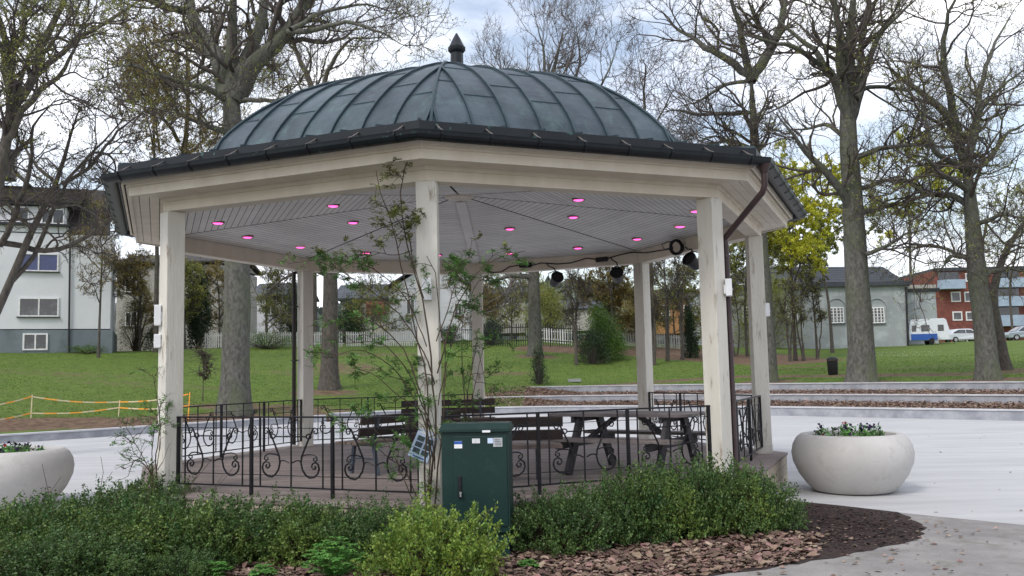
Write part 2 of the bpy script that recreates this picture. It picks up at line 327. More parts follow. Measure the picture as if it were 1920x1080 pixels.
# foreground sheets
def sheet(name, pts, z, m):
    mb = MB(); mb.add([(p[0], p[1], z) for p in pts], [tuple(range(len(pts)))]); return tag(mb.build(name, m), kind='structure')
def wob(pts, n=6, a=.05):
    o = []
    for i in range(len(pts)-1):
        p, q = np.array(pts[i]), np.array(pts[(i+1) % len(pts)])
        for k in range(n): o.append(tuple(p+(q-p)*k/n+(rng.normal(0, a, 2) if k else 0)))
    return o
sheet('path', [(4.25, -1.98), (5.22, -3.03), (6.12, -3.95), (8, -5.9), (12, -10), (20, -20), (-20, -20), (-11, -10), (-8.6, -2.9), (-4.2, -2.4)], .004, M_path)
sheet('soil_bed', [(4.27, -1.95), (4.72, -2.42), (5.20, -3.0)]+wob([(5.2, -3.05), (5.08, -3.9), (4.80, -4.55), (3.8, -5.3), (2.8, -5.85), (1.6, -6.2), (.4, -6.75), (-2, -7.6), (-5, -7.8), (-9, -6.5), (-8.6, -3.1), (-4.2, -2.6), (0, -4.3)], 6, .035), .008, M_soil)
# kerb and terrace walls
def wall_sweep(name, s0, s1, z0, z1, a0, a1, label):
    root = empty(name, (0, 0, 0), label, 'low wall', 'curved low walls behind the plaza')
    th = np.radians(np.linspace(a0, a1, 260)); r = rk(th)
    def sw(ss, zz0, zz1, nm, m):
        vs = []
        for ra, t in zip(r, th):
            for s_, z_ in ((ss[0], zz0), (ss[0], zz1), (ss[1], zz1), (ss[1], zz0)):
                vs.append(((ra+s_)*math.cos(t), 4+(ra+s_)*math.sin(t), z_))
        n = len(r); fs = [(i*4+j, i*4+(j+1) % 4, (i+1)*4+(j+1) % 4, (i+1)*4+j) for i in range(n-1) for j in range(4)]
        fs += [(3, 2, 1, 0), tuple((n-1)*4+j for j in range(4))]
        mb = MB(); mb.add(vs, fs); mb.build(nm, m, root)
    sw((s0, s1), z0, z1-.04, 'wall', M_kerb); sw((s0-.03, s1+.03), z1-.04, z1, 'coping', M_kerbtop)
wall_sweep('low_wall', .0, .30, -.1, .31, -35, 112, 'lowest curved concrete kerb wall edging the plaza')
wall_sweep('low_wall', 3.0, 3.30, .2, .63, -35, 93, 'middle curved concrete terrace wall between two leaf strips')
wall_sweep('low_wall', 6.5, 6.80, .4, .97, -35, 87.5, 'topmost curved concrete terrace wall against the lawn')
wall_sweep('low_wall', .0, .30, -.1, .25, 112.5, 190, 'plain curved kerb between the left lawn and the plaza')
# ------------------------------------------------------------------ gazebo
DZ = .42; RP = 4.467
gz = empty('gazebo', (0, 0, 0), 'octagonal open park pavilion with cream posts, scrolled iron railings and blue-green ribbed copper dome', 'pavilion')
def va(k): return R(-90+45*(k-1))
def vp(k, r=RP, z=0.0): return Vector((r*math.cos(va(k)), r*math.sin(va(k)), z))
def oct_sweep(prof, name, m, close=True, bev=0):
    n = len(prof); mb = MB()
    vs = [tuple(vp(k, r, z)) for k in range(8) for r, z in prof]
    last = n if close else n-1
    fs = [(k*n+i, ((k+1) % 8)*n+i, ((k+1) % 8)*n+(i+1) % n, k*n+(i+1) % n) for k in range(8) for i in range(last)]
    mb.add(vs, fs); return mb.build(name, m, gz)
# posts
for k in range(8):
    mb = MB(); a = va(k); c = vp(k)
    mb.box((c.x, c.y, (.30+3.665)/2), (.215, .215, 3.365), rz=a)
    mb.box((c.x, c.y, .50), (.225, .225, .12), rz=a) if k in (3, 4, 5) else None
    o = mb.build('post', M_post, gz, bevel=.008)
# beams : lower beam between posts with a shadow line, frieze board
oct_sweep([(RP-.10, 3.665), (RP+.12, 3.665), (RP+.12, 3.86), (RP-.10, 3.90)], 'beam', M_cream)
oct_sweep([(RP+.121, 3.775), (RP+.155, 3.775), (RP+.155, 3.86), (RP+.121, 3.86)], 'beam_moulding', M_cream)
# soffit boards (two boards with a groove between) and fascia
def ring(r0, r1, z0, z1): return [(r0, z0), (r1, z0), (r1, z1), (r0, z1)]
mbp = MB()
for (a_, b_) in ((4.63, 4.745), (4.752, 4.865), (4.872, 4.98)):
    n = 4; prof = ring(a_, b_, 3.815, 3.84); vs = [tuple(vp(k, r, z)) for k in range(8) for r, z in prof]
    mbp.add(vs, [(k*n+i, ((k+1) % 8)*n+i, ((k+1) % 8)*n+(i+1) % n, k*n+(i+1) % n) for k in range(8) for i in range(n)])
mbp.build('soffit', M_cream, gz)
oct_sweep([(4.95, 3.80), (4.985, 3.80), (4.985, 3.97), (4.95, 3.97)], 'fascia', M_cream)
mbp = MB()
for (a_, b_, z0, z1) in ((4.988, 5.02, 3.90, 3.975), (5.045, 5.075, 3.925, 3.985)):
    prof = ring(a_, b_, z0, z1); vs = [tuple(vp(k, r, z)) for k in range(8) for r, z in prof]
    mbp.add(vs, [(k*4+i, ((k+1) % 8)*4+i, ((k+1) % 8)*4+(i+1) % 4, k*4+(i+1) % 4) for k in range(8) for i in range(4)])
mbp.build('eaves_slat', M_cream, gz)
oct_sweep([(4.60, 3.87), (5.10, 3.985), (5.10, 3.992), (4.60, 3.89)], 'eaves_backing', M_gap)
# gutter : half-round outside, plus the upstand
gp = [(5.205+.09*math.cos(t), 4.0+.075*math.sin(t)) for t in np.linspace(math.pi, 2*math.pi, 9)]
gp += [(5.30, 4.012), (5.286, 4.012)]+[(5.205+.08*math.cos(t), 4.0+.065*math.sin(t)) for t in np.linspace(2*math.pi, math.pi, 7)]
oct_sweep(gp, 'gutter', M_gutter)
oct_sweep([(5.095, 3.99), (5.115, 3.99), (5.115, 4.145), (5.085, 4.145)], 'eaves_flashing', M_gutter)
for k in range(8):
    a, b = vp(k, 5.22), vp(k+1, 5.22); d = (b-a); L_ = d.length; d.normalize(); nrm = Vector((math.cos(va(k)+R(22.5)), math.sin(va(k)+R(22.5)), 0))
    nb = 8
    for j in range(nb):
        s_ = .22+(L_-.44)*j/(nb-1); p = a+d*s_
        pin = p-nrm*.115
        mb = MB(); pts = [pin+Vector((0, 0, 4.12)), p+nrm*.0+Vector((0, 0, 4.05)), p+nrm*.078+Vector((0, 0, 4.016)), p+nrm*.078+Vector((0, 0, 3.98)), p+nrm*.055+Vector((0, 0, 3.94)), p+Vector((0, 0, 3.92))]
        for qi, (u, v) in enumerate(zip(pts[:-1], pts[1:])): mb.cur = 0 if qi < 2 else 1; mb.bar(u, v, .018 if qi < 2 else .014, .006, upv=nrm)
        mb.build('gutter_bracket', [M_bracket, M_gutter], gz)
# roof dome : separate sheets between standing seams
prof = [(5.10, 4.135), (4.08, 4.31), (4.029, 4.391), (3.95, 4.522), (3.85, 4.645), (3.7, 4.801), (3.5, 4.977), (3.3, 5.131), (3.05, 5.299), (2.75, 5.473), (2.4, 5.643), (2.0, 5.802), (1.6, 5.926), (1.2, 6.019), (0.8, 6.083), (0.4, 6.12), (0.02, 6.131)]
pr_ = np.array([p[0] for p in prof]); pz = np.array([p[1] for p in prof]); c8 = math.cos(R(22.5)); t8 = math.tan(R(22.5))
def dome_z(apo): return float(np.interp(apo/c8, pr_[::-1], pz[::-1]))
rows = np.r_[5.10, 4.08, 4.05, np.linspace(4.0, .02, 36)]*c8
SP = .42; us = [SP*(i-.5) for i in range(-6, 8)]
dome = MB(); seam = MB()
for k in range(8):
    am = va(k)+R(22.5); nrm = Vector((math.cos(am), math.sin(am), 0)); tan = Vector((-math.sin(am), math.cos(am), 0))
    def P(u, ap, dz=0): return nrm*ap+tan*u+Vector((0, 0, dome_z(ap)+dz))
    edges = [-9]+[u for u in us if abs(u) < 2.15]+[9]
    for ei, (u0, u1) in enumerate(zip(edges[:-1], edges[1:])):
        joints = sorted([rows[0]+.01, 3.3-.28*((ei+k) % 2), 2.45-.5*((ei+k) % 2), 1.3-.3*((ei*2+k) % 2), -1], reverse=True)
        for j0, j1 in zip(joints[:-1], joints[1:]):
            rs = [r for r in rows if j1+.02 < r < j0-.0] 
            rs = ([j0] if j0 < rows[0] else [])+rs+([j1] if j1 > 0 else [])
            vs = []; fs = []
            for ap in rs:
                h = ap*t8; a_, b_ = max(-h, min(h, u0)), max(-h, min(h, u1)); vs += [tuple(P(a_, ap)), tuple(P(b_, ap))]
            for i in range(len(rs)-1):
                if abs(vs[2*i][0]-vs[2*i+1][0])+abs(vs[2*i][1]-vs[2*i+1][1]) < 1e-6: continue
                fs.append((2*i, 2*i+1, 2*i+3, 2*i+2))
            if fs: dome.add(vs, fs)
            if j1 > 0:
                h = j1*t8; a_, b_ = max(-h, min(h, u0)), max(-h, min(h, u1))
                if b_-a_ > .06: seam.bar(P(a_, j1, .004), P(b_, j1, .004), .013, .010)
    for u in us:
        pts = [P(u, ap, .015) for ap in rows if ap*t8 > abs(u)+.015]
        if abs(u)/t8 < rows[1]: pts.append(P(u, abs(u)/t8+.01, .015))
        for a_, b_ in zip(pts[:-1], pts[1:]): seam.bar(a_, b_, .022, .042, upv=nrm+Vector((0, 0, 1)))
    hp = [Vector((ap/c8*math.cos(va(k)), ap/c8*math.sin(va(k)), dome_z(ap)+.02)) for ap in rows]
    seam.tube(hp, .02, 5)
dome.build('dome', M_copper, gz); seam.build('roof_seam', M_seam, gz)
mb = MB(); mb.lathe([(.16, 6.08), (.15, 6.16), (.105, 6.18), (.098, 6.66), (.105, 6.665), (.135, 6.70), (.137, 6.76), (.12, 6.775), (.06, 6.90), (.012, 6.985), (0, 6.99)], 8)
mb.build('finial', M_gutter, gz, smooth=True)
# ceiling boards
mb = MB(); apmax = (RP-.10)*c8
def cz(ap): return 3.885+(4.42-3.885)*(1-ap/(RP*c8))
for k in range(8):
    am = va(k)+R(22.5); nrm = Vector((math.cos(am), math.sin(am), 0)); tan = Vector((-math.sin(am), math.cos(am), 0))
    ap = .16
    while ap < apmax-.02:
        b = min(ap+.094, apmax); g = .015; q = []
        for a_, s_ in ((ap, -1), (ap, 1), (b-g*.5, 1), (b-g*.5, -1)):
            h = a_*t8-.018; q.append(nrm*a_+tan*(s_*max(h, .001))+Vector((0, 0, cz(a_))))
        mb.add(q, [(0, 1, 2, 3)]); ap += .094
mb.build('ceiling', M_ceil, gz)
mb = MB()
for k in range(8):
    mb.add([(0, 0, cz(0)+.03), tuple(vp(k, RP-.1, cz(apmax)+.03)), tuple(vp(k+1, RP-.1, cz(apmax)+.03))], [(0, 1, 2)])
mb.build('ceiling_backing', M_gap, gz)
mb = MB(); mb.lathe([(0, cz(0)-.05), (.2, cz(0)-.05), (.22, cz(0)-.03), (.22, cz(0)+.01)], 24); mb.build('ceiling_rosette', M_cream, gz)
mb = MB(); a_ = vp(5, .3, cz(.3*c8)-.012); b_ = vp(5, 4.3, cz(4.3*c8)-.012); mb.bar(a_, b_, .16, .02); mb.build('cover_board', M_ceil, gz)
for i in range(24):
    if i in (9, 10, 11, 12, 13, 21, 22) : continue
    if i < 16: an, r = R(11.25+22.5*i), 3.55
    else: an, r = R(22.5+45*(i-16)), 1.93
    rel = (math.degrees(an)+90) % 45-22.5; z = cz(r*math.cos(R(rel)))
    mb = MB(); c = (r*math.cos(an), r*math.sin(an), z)
    mb.lathe([(.070, -.012), (.092, -.018), (.098, -.005), (.098, .01)], 20, c); tr = mb.build('ceiling_light', M_bracket if i % 3 else M_cream, gz, smooth=True)
    mb = MB(); mb.lathe([(0, -.026), (.05, -.024), (.074, -.013)], 20, c); mb.build('lens', M_pink, tr)
# deck
mb = MB(); rd = RP+.36; yy = -rd; pw = .112
def octw(y, r):
    pts = [vp(k, r) for k in range(8)]; xs = []
    for i in range(8):
        a_, b_ = pts[i], pts[(i+1) % 8]
        if (a_.y-y)*(b_.y-y) <= 0 and abs(a_.y-b_.y) > 1e-9: xs.append(a_.x+(b_.x-a_.x)*(y-a_.y)/(b_.y-a_.y))
    return (min(xs), max(xs)) if len(xs) > 1 else (0, 0)
y = -rd+.001
while y < rd-.01:
    y1 = min(y+pw-.006, rd-.001); a0, a1 = octw(y, rd); b0, b1 = octw(y1, rd)
    cuts = sorted([-9, 9]+[((i*1.9+(hash(round(y*100)) % 7)*.31) % 7.2)-3.6 for i in range(2)])
    for c0, c1 in zip(cuts[:-1], cuts[1:]):
        A0, A1, B0, B1 = max(a0, c0+.002), min(a1, c1-.002), max(b0, c0+.002), min(b1, c1-.002)
        if A1-A0 < .05 or B1-B0 < .05: continue
        mb.add([(A0, y, DZ), (A1, y, DZ), (B1, y1, DZ), (B0, y1, DZ), (A0, y, DZ-.03), (A1, y, DZ-.03), (B1, y1, DZ-.03), (B0, y1, DZ-.03)], [(0, 1, 2, 3), (4, 7, 6, 5), (0, 4, 5, 1), (1, 5, 6, 2), (2, 6, 7, 3), (3, 7, 4, 0)])
    y += pw
mb.build('deck', M_deck, gz)
mb = MB()
for j in range(3):
    z0 = .012+j*.127; prof_ = [(rd-.05, z0), (rd-.02, z0), (rd-.02, z0+.119), (rd-.05, z0+.119)]
    mb.add([tuple(vp(k, r, z)) for k in range(8) for r, z in prof_], [(k*4+i, ((k+1) % 8)*4+i, ((k+1) % 8)*4+(i+1) % 4, k*4+(i+1) % 4) for k in range(8) for i in range(4)])
mb.build('deck_skirt', M_skirt, gz)
oct_sweep([(rd-.10, .01), (rd-.07, .01), (rd-.07, .37), (rd-.10, .37)], 'deck_core', M_gap)
# downpipes
def dpipe(k, side, name='downpipe', m=M_pipe):
    c = vp(k); rad = Vector((math.cos(va(k)), math.sin(va(k)), 0)); tg = Vector((-rad.y, rad.x, 0))*side
    mb = MB(); base = c+tg*.195+rad*.075
    pts = [rad*5.2+Vector((0, 0, 3.97)), rad*5.2+Vector((0, 0, 3.72)), rad*5.17+Vector((0, 0, 3.64)), base+Vector((0, 0, 3.22)), base+Vector((0, 0, 3.12)), base+Vector((0, 0, .62)), base+rad*.03+Vector((0, 0, .54)), base+rad*.12+tg*.1+Vector((0, 0, .47)), base+rad*.26+tg*.13+Vector((0, 0, .45)), base+rad*.37+tg*.13+Vector((0, 0, .36)), base+rad*.38+tg*.13+Vector((0, 0, .04))]
    if k == 6: pts = [base+Vector((0, 0, 3.66))]+pts[4:6]+[base+rad*.0+Vector((0, 0, .45))]
    mb.tube(pts, .036, 10); k == 6 or mb.tube([pts[0]+Vector((0, 0, -.02)), pts[0]+Vector((0, 0, -.12))], [.075, .045], 10)
    for z in (.9, 2.0, 3.0): mb.box(base+Vector((0, 0, z))-rad*.02, (.10, .10, .025), rz=va(k))
    mb.build(name, m, gz, smooth=True)
dpipe(2, 1); dpipe(6, 1, m=M_pipe2)
# railings
def spiral(cx, cy, r0, a0, turns, n=14, dirn=1, shrink=.25):
    return [(cx+(r0*(1-(1-shrink)*i/n))*math.cos(a0+dirn*turns*2*math.pi*i/n), cy+(r0*(1-(1-shrink)*i/n))*math.sin(a0+dirn*turns*2*math.pi*i/n)) for i in range(n+1)]
# lyre in bay units (photo px -> 0..1), x 635..1210, y 690..180
def U(p): return ((p[0]-635)/575, (690-p[1])/510)
stem_ = [(762, 262), (778, 300), (800, 352), (822, 410), (842, 462), (848, 510), (838, 560), (815, 598), (788, 617), (758, 610), (732, 585), (722, 552), (728, 520), (748, 503), (768, 515), (775, 536), (764, 552), (750, 550), (746, 536), (754, 528)]
curlA = [(762, 262), (748, 258), (735, 266), (731, 284), (740, 300), (754, 298), (758, 285), (750, 278)]
curlB = [(842, 462), (815, 452), (780, 448), (755, 452), (738, 468), (736, 488), (750, 497), (762, 490), (760, 476), (750, 473)]
circ = [(795+17*math.cos(t), 320+17*math.sin(t)) for t in np.linspace(0, 2*math.pi, 13)]
mlink = [(848, 505), (862, 494), (885, 496), (912, 512)]
barr = [(812, 322), (918, 322)]
pieces = [stem_, curlA, curlB, circ, mlink, barr]
def railing(k0, k1, nb=3, feet=True, off=.0, f0=0.0, f1=1.0, label=None):
    a, b = vp(k0), vp(k1); d = (b-a).normalized(); a = a+d*.11; b = b-d*.11; LL = (b-a).length
    root = bpy.data.objects.new('railing', None); col.objects.link(root); root.parent = gz
    nrm = Vector((d.y, -d.x, 0)); root.location = a+nrm*off; root.rotation_euler = (0, 0, math.atan2(d.y, d.x))
    zt, zb = DZ+.85, DZ+.10; wb = LL/nb
    mb = MB(); mb.bar((-.02, 0, zt), (LL+.02, 0, zt), .032, .018); mb.build('top_rail', M_iron, root)
    mb = MB(); mb.bar((0, 0, zb), (LL, 0, zb), .026, .016); mb.build('bottom_rail', M_iron, root)
    for j in range(nb+1):
        x = j*wb if 0 < j < nb else (.02 if j == 0 else LL-.02); mb = MB(); mb.bar((x, 0, DZ+.002 if 0 < j < nb else zb), (x, 0, zt-.006), .032); mb.build('rail_post', M_iron, root)
    for j in range(nb):
        mb = MB(); x0 = j*wb; h = zt-zb
        for q in (.115, .5, .885): mb.bar((x0+q*wb, 0, zb), (x0+q*wb, 0, zt-.008), .013)
        mb.bar((x0, .008, zb+.84*h), (x0+wb, .008, zb+.84*h), .007); mb.bar((x0, .008, zb+.165*h), (x0+wb, .008, zb+.165*h), .007)
        for pc in pieces:
            for mir in (0, 1):
                pts = []
                for p in pc:
                    u, v = U(p); u = 1-u if mir else u; u = min(max(u, .03), .97)
                    pts.append((x0+u*wb, -.011, zb+v*h))
                mb.tube(pts, 0.0078 if pc is not stem_ else .0105, 5)
        mb.build('scroll_panel', M_iron, root, smooth=True)
for k0, k1 in ((0, 1), (1, 2), (7, 6), (6, 5), (7, 0), (4, 3), (2, 3)):
    if (k0, k1) == (7, 6): railing(6, 7)
    elif (k0, k1) == (6, 5): railing(5, 6)
    elif (k0, k1) == (4, 3): railing(3, 4)
    else: railing(k0, k1)
# white boxes on posts
def wbox(k, dirx, diry, off, z, size, label, n=1):
    c = vp(k); root = empty('wall_lamp', (c.x+dirx*off, c.y+diry*off, z), label, 'outdoor lamp', 'white lamps on the posts', rz=math.atan2(diry, dirx))
    mb = MB(); mb.box((.045, 0, 0), (.075, size[0], size[1])); mb.build('housing', M_white, root, bevel=.008)
    mb = MB(); mb.box((.004, 0, -.02), (.03, size[0]*.6, size[1]*.5)); mb.box((.087, 0, -size[1]*.1), (.006, size[0]*.8, .012)); mb.build('mount', M_bracket if n == 2 else M_white, root)
wbox(1, 0, -1, .10, 2.55, (.10, .22), 'white box lamp on the front middle post above the leafy climber')
wbox(0, -.93, -.37, .105, 2.45, (.11, .24), 'upper white box lamp on the left front post')
wbox(0, -.93, -.37, .105, 2.15, (.09, .16), 'lower smaller white box lamp on the left front post')
wbox(2, .98, -.2, .135, 2.62, (.12, .20), 'white box lamp beside the downpipe on the right front post')
wbox(3, 1, 0, .10, 2.55, (.10, .20), 'white box lamp on the outer side of the far right post')
# cable with junction boxes and hanging floodlights on the back beam
def bm(px, py, Y): return at(px, py, Y)
def beamY(px):   # world point on inner face of the back beam for an image column
    return None
def on_oct(px, py, r):
    d = ray(px, py); best = None
    for k in range(8):
        am = va(k)+R(22.5); n = np.array([math.cos(am), math.sin(am), 0]); ap = r*c8
        den = d@n
        if den <= 0: continue
        t = (ap-CAM@n)/den; p = CAM+d*t
        if best is None or t < best[0]: best = (t, p)
    return best[1]
ri = RP-.125
cab = [(905, 507), (925, 511), (940, 510), (955, 500), (975, 497), (1000, 497), (1015, 493), (1030, 494), (1045, 495), (1070, 493), (1100, 484), (1118, 486), (1140, 484), (1165, 477), (1185, 473), (1210, 474), (1235, 470), (1262, 466)]
mb = MB(); cpts = [on_oct(x, y, ri) for x, y in cab]; mb.tube(cpts, .011, 6)
cb = mb.build('power_cable', M_black, None, smooth=True); tag(cb, 'black cable drooping along the back beam under the ceiling', 'cable')
for (x, y), lb in (((985, 498), 'small black junction box on the cable at the middle of the back beam'), ((1128, 487), 'small black junction box on the cable nearer the back right post')):
    p = on_oct(x, y, ri-.03); mb = MB(); mb.box((0, 0, 0), (.24, .06, .075), rz=math.atan2(p[1], p[0])+math.pi/2)
    mb.box((0, 0, .045), (.26, .02, .012), rz=math.atan2(p[1], p[0])+math.pi/2)
    o = mb.build('junction_box', M_black, None, bevel=.006); o.location = p; tag(o, lb, 'junction box', 'junction boxes on the cable')
def flood(px, py, ptop, lb, tilt):
    p = Vector(on_oct(px, py, ri-.08)); tp = Vector(on_oct(*ptop, ri-.08))
    root = empty('hanging_spotlight', p, lb, 'spotlight', 'black spotlights under the back beam', rz=tilt)
    mb = MB(); mb.lathe([(0, -.13), (.075, -.13), (.095, -.10), (.10, .02), (.125, .11), (.125, .13), (.115, .13), (.105, .10), (.0, .095)], 18)
    h = mb.build('housing', M_black, root, smooth=True); h.rotation_euler = (R(62), 0, 0)
    mb = MB(); q = tp-p; q.rotate(Matrix.Rotation(-tilt, 3, 'Z'))
    mb.tube([(-.14, 0, 0), (-.14, 0, .14), (0, 0, .19), (.14, 0, .14), (.14, 0, 0)], .009, 6); mb.build('bracket', M_black, root, smooth=True)
    mb = MB(); mb.tube([(0, 0, .18), (q.x*.5+.03, q.y*.5, .18+(q.z-.18)*.4), (q.x-.02, q.y, q.z*.85), (q.x-.05, q.y, q.z)], .012, 6); mb.build('cord', M_black, root, smooth=True)
flood(1042, 526, (1030, 494), 'hanging black spotlight left of centre under the back beam', .3)
flood(1158, 518, (1150, 482), 'hanging black spotlight just left of the back right post', -.2)
flood(1299, 492, (1290, 462), 'hanging black spotlight against the right front post', -.8)
p = on_oct(1268, 463, ri-.12); mb = MB()
for i in range(7):
    r0 = .085+.03*rng.random(); o3 = rng.normal(0, .012, 3); ax = rng.normal(0, .25, 2)
    mb.tube([(r0*math.cos(t)+o3[0], o3[1]+ax[0]*r0*math.sin(t), r0*1.15*math.sin(t)+o3[2]) for t in np.linspace(0, 2*math.pi, 17)], .011, 5)
mb.tube([(-.05, 0, 0), (-.2, 0, -.04), (-.24, .03, .05), (-.15, .02, .09), (0, 0, .1)], .01, 5)
o = mb.build('cable_coil', M_black, None, smooth=True); o.location = p; tag(o, 'thick coil of black cable hung beside the right front post', 'cable coil')
# poster tied to middle post
pz_ = vp(1); root = empty('poster', (pz_.x-.06, pz_.y-.125, 1.0), 'tilted pale blue sheet with small pictures fixed to the front middle post', 'poster')
mb = MB(); mb.box((0, 0, 0), (.21, .004, .29)); s_ = mb.build('sheet', M_paper, root)
for i in range(2):
    for j in range(3):
        mb = MB(); mb.box((-.045+.09*i, -.004, .055-.062*j), (.072, .003, .05)); mb.build('picture', M_photo, root)
mb = MB(); mb.box((0, -.004, .118), (.15, .002, .022)); mb.build('heading', M_white, root)
mb = MB(); mb.box((.0, -.003, -.125), (.12, .002, .012)); mb.build('caption', M_blue, root)
root.rotation_euler = (0, R(24), R(0))
# ------------------------------------------------------------------ cabinet
cx_, cy_ = .50, -4.98; H_ = 1.235
cabr = empty('electrical_cabinet', (cx_, cy_, 0), 'dark green metal utility cabinet with stickers and a lever lock standing among the box hedges', 'utility cabinet', rz=R(-4))
mb = MB(); mb.box((0, 0, .12), (.60, .30, .24)); mb.build('plinth', M_cab, cabr, bevel=.006)
mb = MB(); mb.box((0, 0, .70), (.63, .36, .92)); mb.build('body', M_cab, cabr, bevel=.008)
mb = MB(); mb.box((0, 0, 1.175), (.66, .41, .035)); mb.add([(-.33, -.205, 1.1925), (.33, -.205, 1.1925), (.33, .205, 1.1925), (-.33, .205, 1.1925), (-.31, -.16, H_), (.31, -.16, H_), (.31, .16, H_), (-.31, .16, H_)], [(0, 1, 5, 4), (1, 2, 6, 5), (2, 3, 7, 6), (3, 0, 4, 7), (4, 5, 6, 7)])
mb.build('roof', M_cab, cabr, bevel=.004)
mb = MB(); mb.box((.045, -.186, .71), (.50, .010, .82)); dr = mb.build('door', M_cab, cabr, bevel=.003)
mb = MB(); mb.box((-.145, -.200, .66), (.028, .022, .20)); mb.box((-.145, -.216, .60), (.018, .016, .05)); mb.build('handle', M_black, dr, bevel=.004)
mb = MB(); mb.lathe([(0, 0), (.011, 0), (.011, .02)], 12); mb.box((0, 0, -.01), (.014, .01, .03)); kk = mb.build('padlock', M_rim, dr); kk.location = (-.135, -.228, .60)
def sticker(nm, m, x, z, w_, h_, y=-.1935):
    mb = MB(); mb.box((x, y, z), (w_, .0016, h_)); return mb.build(nm, m, dr)
s_ = sticker('sticker', M_white, -.155, 1.045, .075, .066); mb = MB(); mb.box((-.155, -.1953, 1.064), (.075, .0014, .026)); mb.build('blue_band', M_blue, s_)
s_ = sticker('sticker', M_white, .012, 1.078, .072, .042)
for j in range(3): mb = MB(); mb.box((.012, -.1953, 1.09-.011*j), (.055, .0012, .003)); mb.build('text_line', M_label, s_)
sticker('sticker', M_paper, .145, 1.078, .05, .048); s_ = sticker('sticker', M_label, .215, 1.063, .085, .082, -.1965)
for j in range(4): mb = MB(); mb.box((.215, -.198, 1.085-.015*j), (.06, .0012, .004)); mb.build('text_line', M_dark, s_)
mb = MB(); mb.box((.11, -.2065, 1.165), (.075, .0016, .020)); mb.build('sticker', M_white, cabr)
# ------------------------------------------------------------------ planters
def planter(x, y, label, n=90):
    root = empty('planter', (x, y, 0.0), label, 'planter', 'round white concrete planters')
    P_ = [(.0, .02), (.50, .012), (.535, .03), (.60, .10), (.70, .24), (.77, .40), (.785, .52), (.765, .63), (.715, .72), (.66, .765), (.62, .775), (.575, .765), (.56, .73), (.56, .66), (0, .66)]
    mb = MB(); mb.lathe(P_, 64); mb.build('bowl', M_planter, root, smooth=True)
    mb = MB(); mb.lathe([(0, .70), (.55, .69), (.555, .66)], 24); mb.build('soil', M_soil, root)
    return root
_p = at(1600, 900, -1.15); pl1 = planter(float(_p[0]), -1.15, 'large round white concrete planter with dark pansies right of the pavilion steps')
_p = at(22, 900, -1.0); pl2 = planter(float(_p[0]), -1.0, 'large round white planter cut by the left picture edge behind the hedge')
def leafcloud(name, P, size, m, parent=None, up=.4, aspect=.55, mi=None, fold=False):
    """quads (rhombs) at points P with random orientation"""
    n = len(P); d = rng.normal(0, 1, (n, 3)); d[:, 2] += up; d /= np.linalg.norm(d, axis=1)[:, None]
    s = np.cross(d, rng.normal(0, 1, (n, 3))); s /= np.linalg.norm(s, axis=1)[:, None]
    sz = size*rng.uniform(.6, 1.3, n)[:, None]
    nn = np.cross(d, s)*sz*.12
    V_ = np.stack([P, P+d*sz*.45+s*sz*aspect*.5+nn, P+d*sz, P+d*sz*.45-s*sz*aspect*.5+nn], 1)
    return npmesh(name, V_, np.arange(n*4).reshape(n, 4), m, parent, mi=mi)
def disc_pts(n, r, z, zj):
    a = rng.uniform(0, 2*math.pi, n); q = r*np.sqrt(rng.random(n)); return np.stack([q*np.cos(a), q*np.sin(a), z+rng.random(n)*zj], 1)
for pl in (pl1, pl2):
    for j in range(26):
        c = disc_pts(1, .52, .70, 0)[0]; hh = rng.uniform(.04, .17); n = 26
        pts = c+np.stack([rng.normal(0, .033, n), rng.normal(0, .033, n), rng.random(n)*hh], 1)
        pn = leafcloud('pansy', pts, .05, M_geran if j % 4 else M_box, pl)
        npt = c+np.stack([rng.normal(0, .02, 3), rng.normal(0, .02, 3), hh+rng.random(3)*.03], 1)
        leafcloud('petals', npt, .05, M_flowerr if j % 13 == 0 else M_flower, pn, aspect=1.0)
# ------------------------------------------------------------------ benches and table
def bench(x, y, rz, label):
    """length along local x, facing +y"""
    root = empty('park_bench', (x, y, DZ), label, 'bench', 'park benches on the pavilion deck', rz=rz); Lh = .9
    bk = MB(); 
    for z, yy in ((.56, -.215), (.71, -.255)): bk.box((0, yy, z), (2*Lh, .035, .115), rot=Matrix.Rotation(R(14), 3, 'X'))
    bk.build('backrest', M_bench, root, bevel=.006)
    st = MB()
    for j in range(4): st.box((0, -.12+j*.115, .415), (2*Lh, .095, .035))
    st.build('seat', M_seat, root, bevel=.004)
    for sx in (-.62, .62):
        lg = MB(); lg.bar((sx, -.27, .77), (sx, -.16, .40), .045, .035, upv=(1, 0, 0)); lg.bar((sx, -.16, .42), (sx, -.25, .0), .045, .04, upv=(1, 0, 0))
        lg.bar((sx, -.2, .385), (sx, .27, .385), .04, .04); lg.bar((sx, .22, .39), (sx, .28, .0), .045, .04, upv=(1, 0, 0)); lg.bar((sx, -.21, .20), (sx, .24, .20), .03, .02)
        lg.build('leg', M_benchleg, root)
    return root
bench(-.75, -1.3, R(50), 'slatted park bench seen slantwise from behind, left of the front middle post')
bench(.47, -2.98, R(2), 'slatted park bench with its back to the camera just right of the green cabinet')
bench(-.55, 3.55, R(182), 'slatted park bench at the back of the deck behind the front middle post')
tb = empty('picnic_table', (2.25, -2.05, DZ), 'dark weathered wooden picnic table with two attached bench seats on the pavilion deck', 'picnic table', rz=R(-31)); tb.scale = (1.08, 1.06, 1.0)
mb = MB()
for j in range(5): mb.box((0, -.31+j*.155, .72), (1.75, .145, .038))
mb.build('tabletop', M_tabtop, tb, bevel=.004)
for sy in (-1, 1):
    mb = MB()
    for j in range(2): mb.box((0, sy*(.60+.145*j), .44), (1.75, .135, .038))
    mb.build('seat', M_tabtop, tb, bevel=.004)
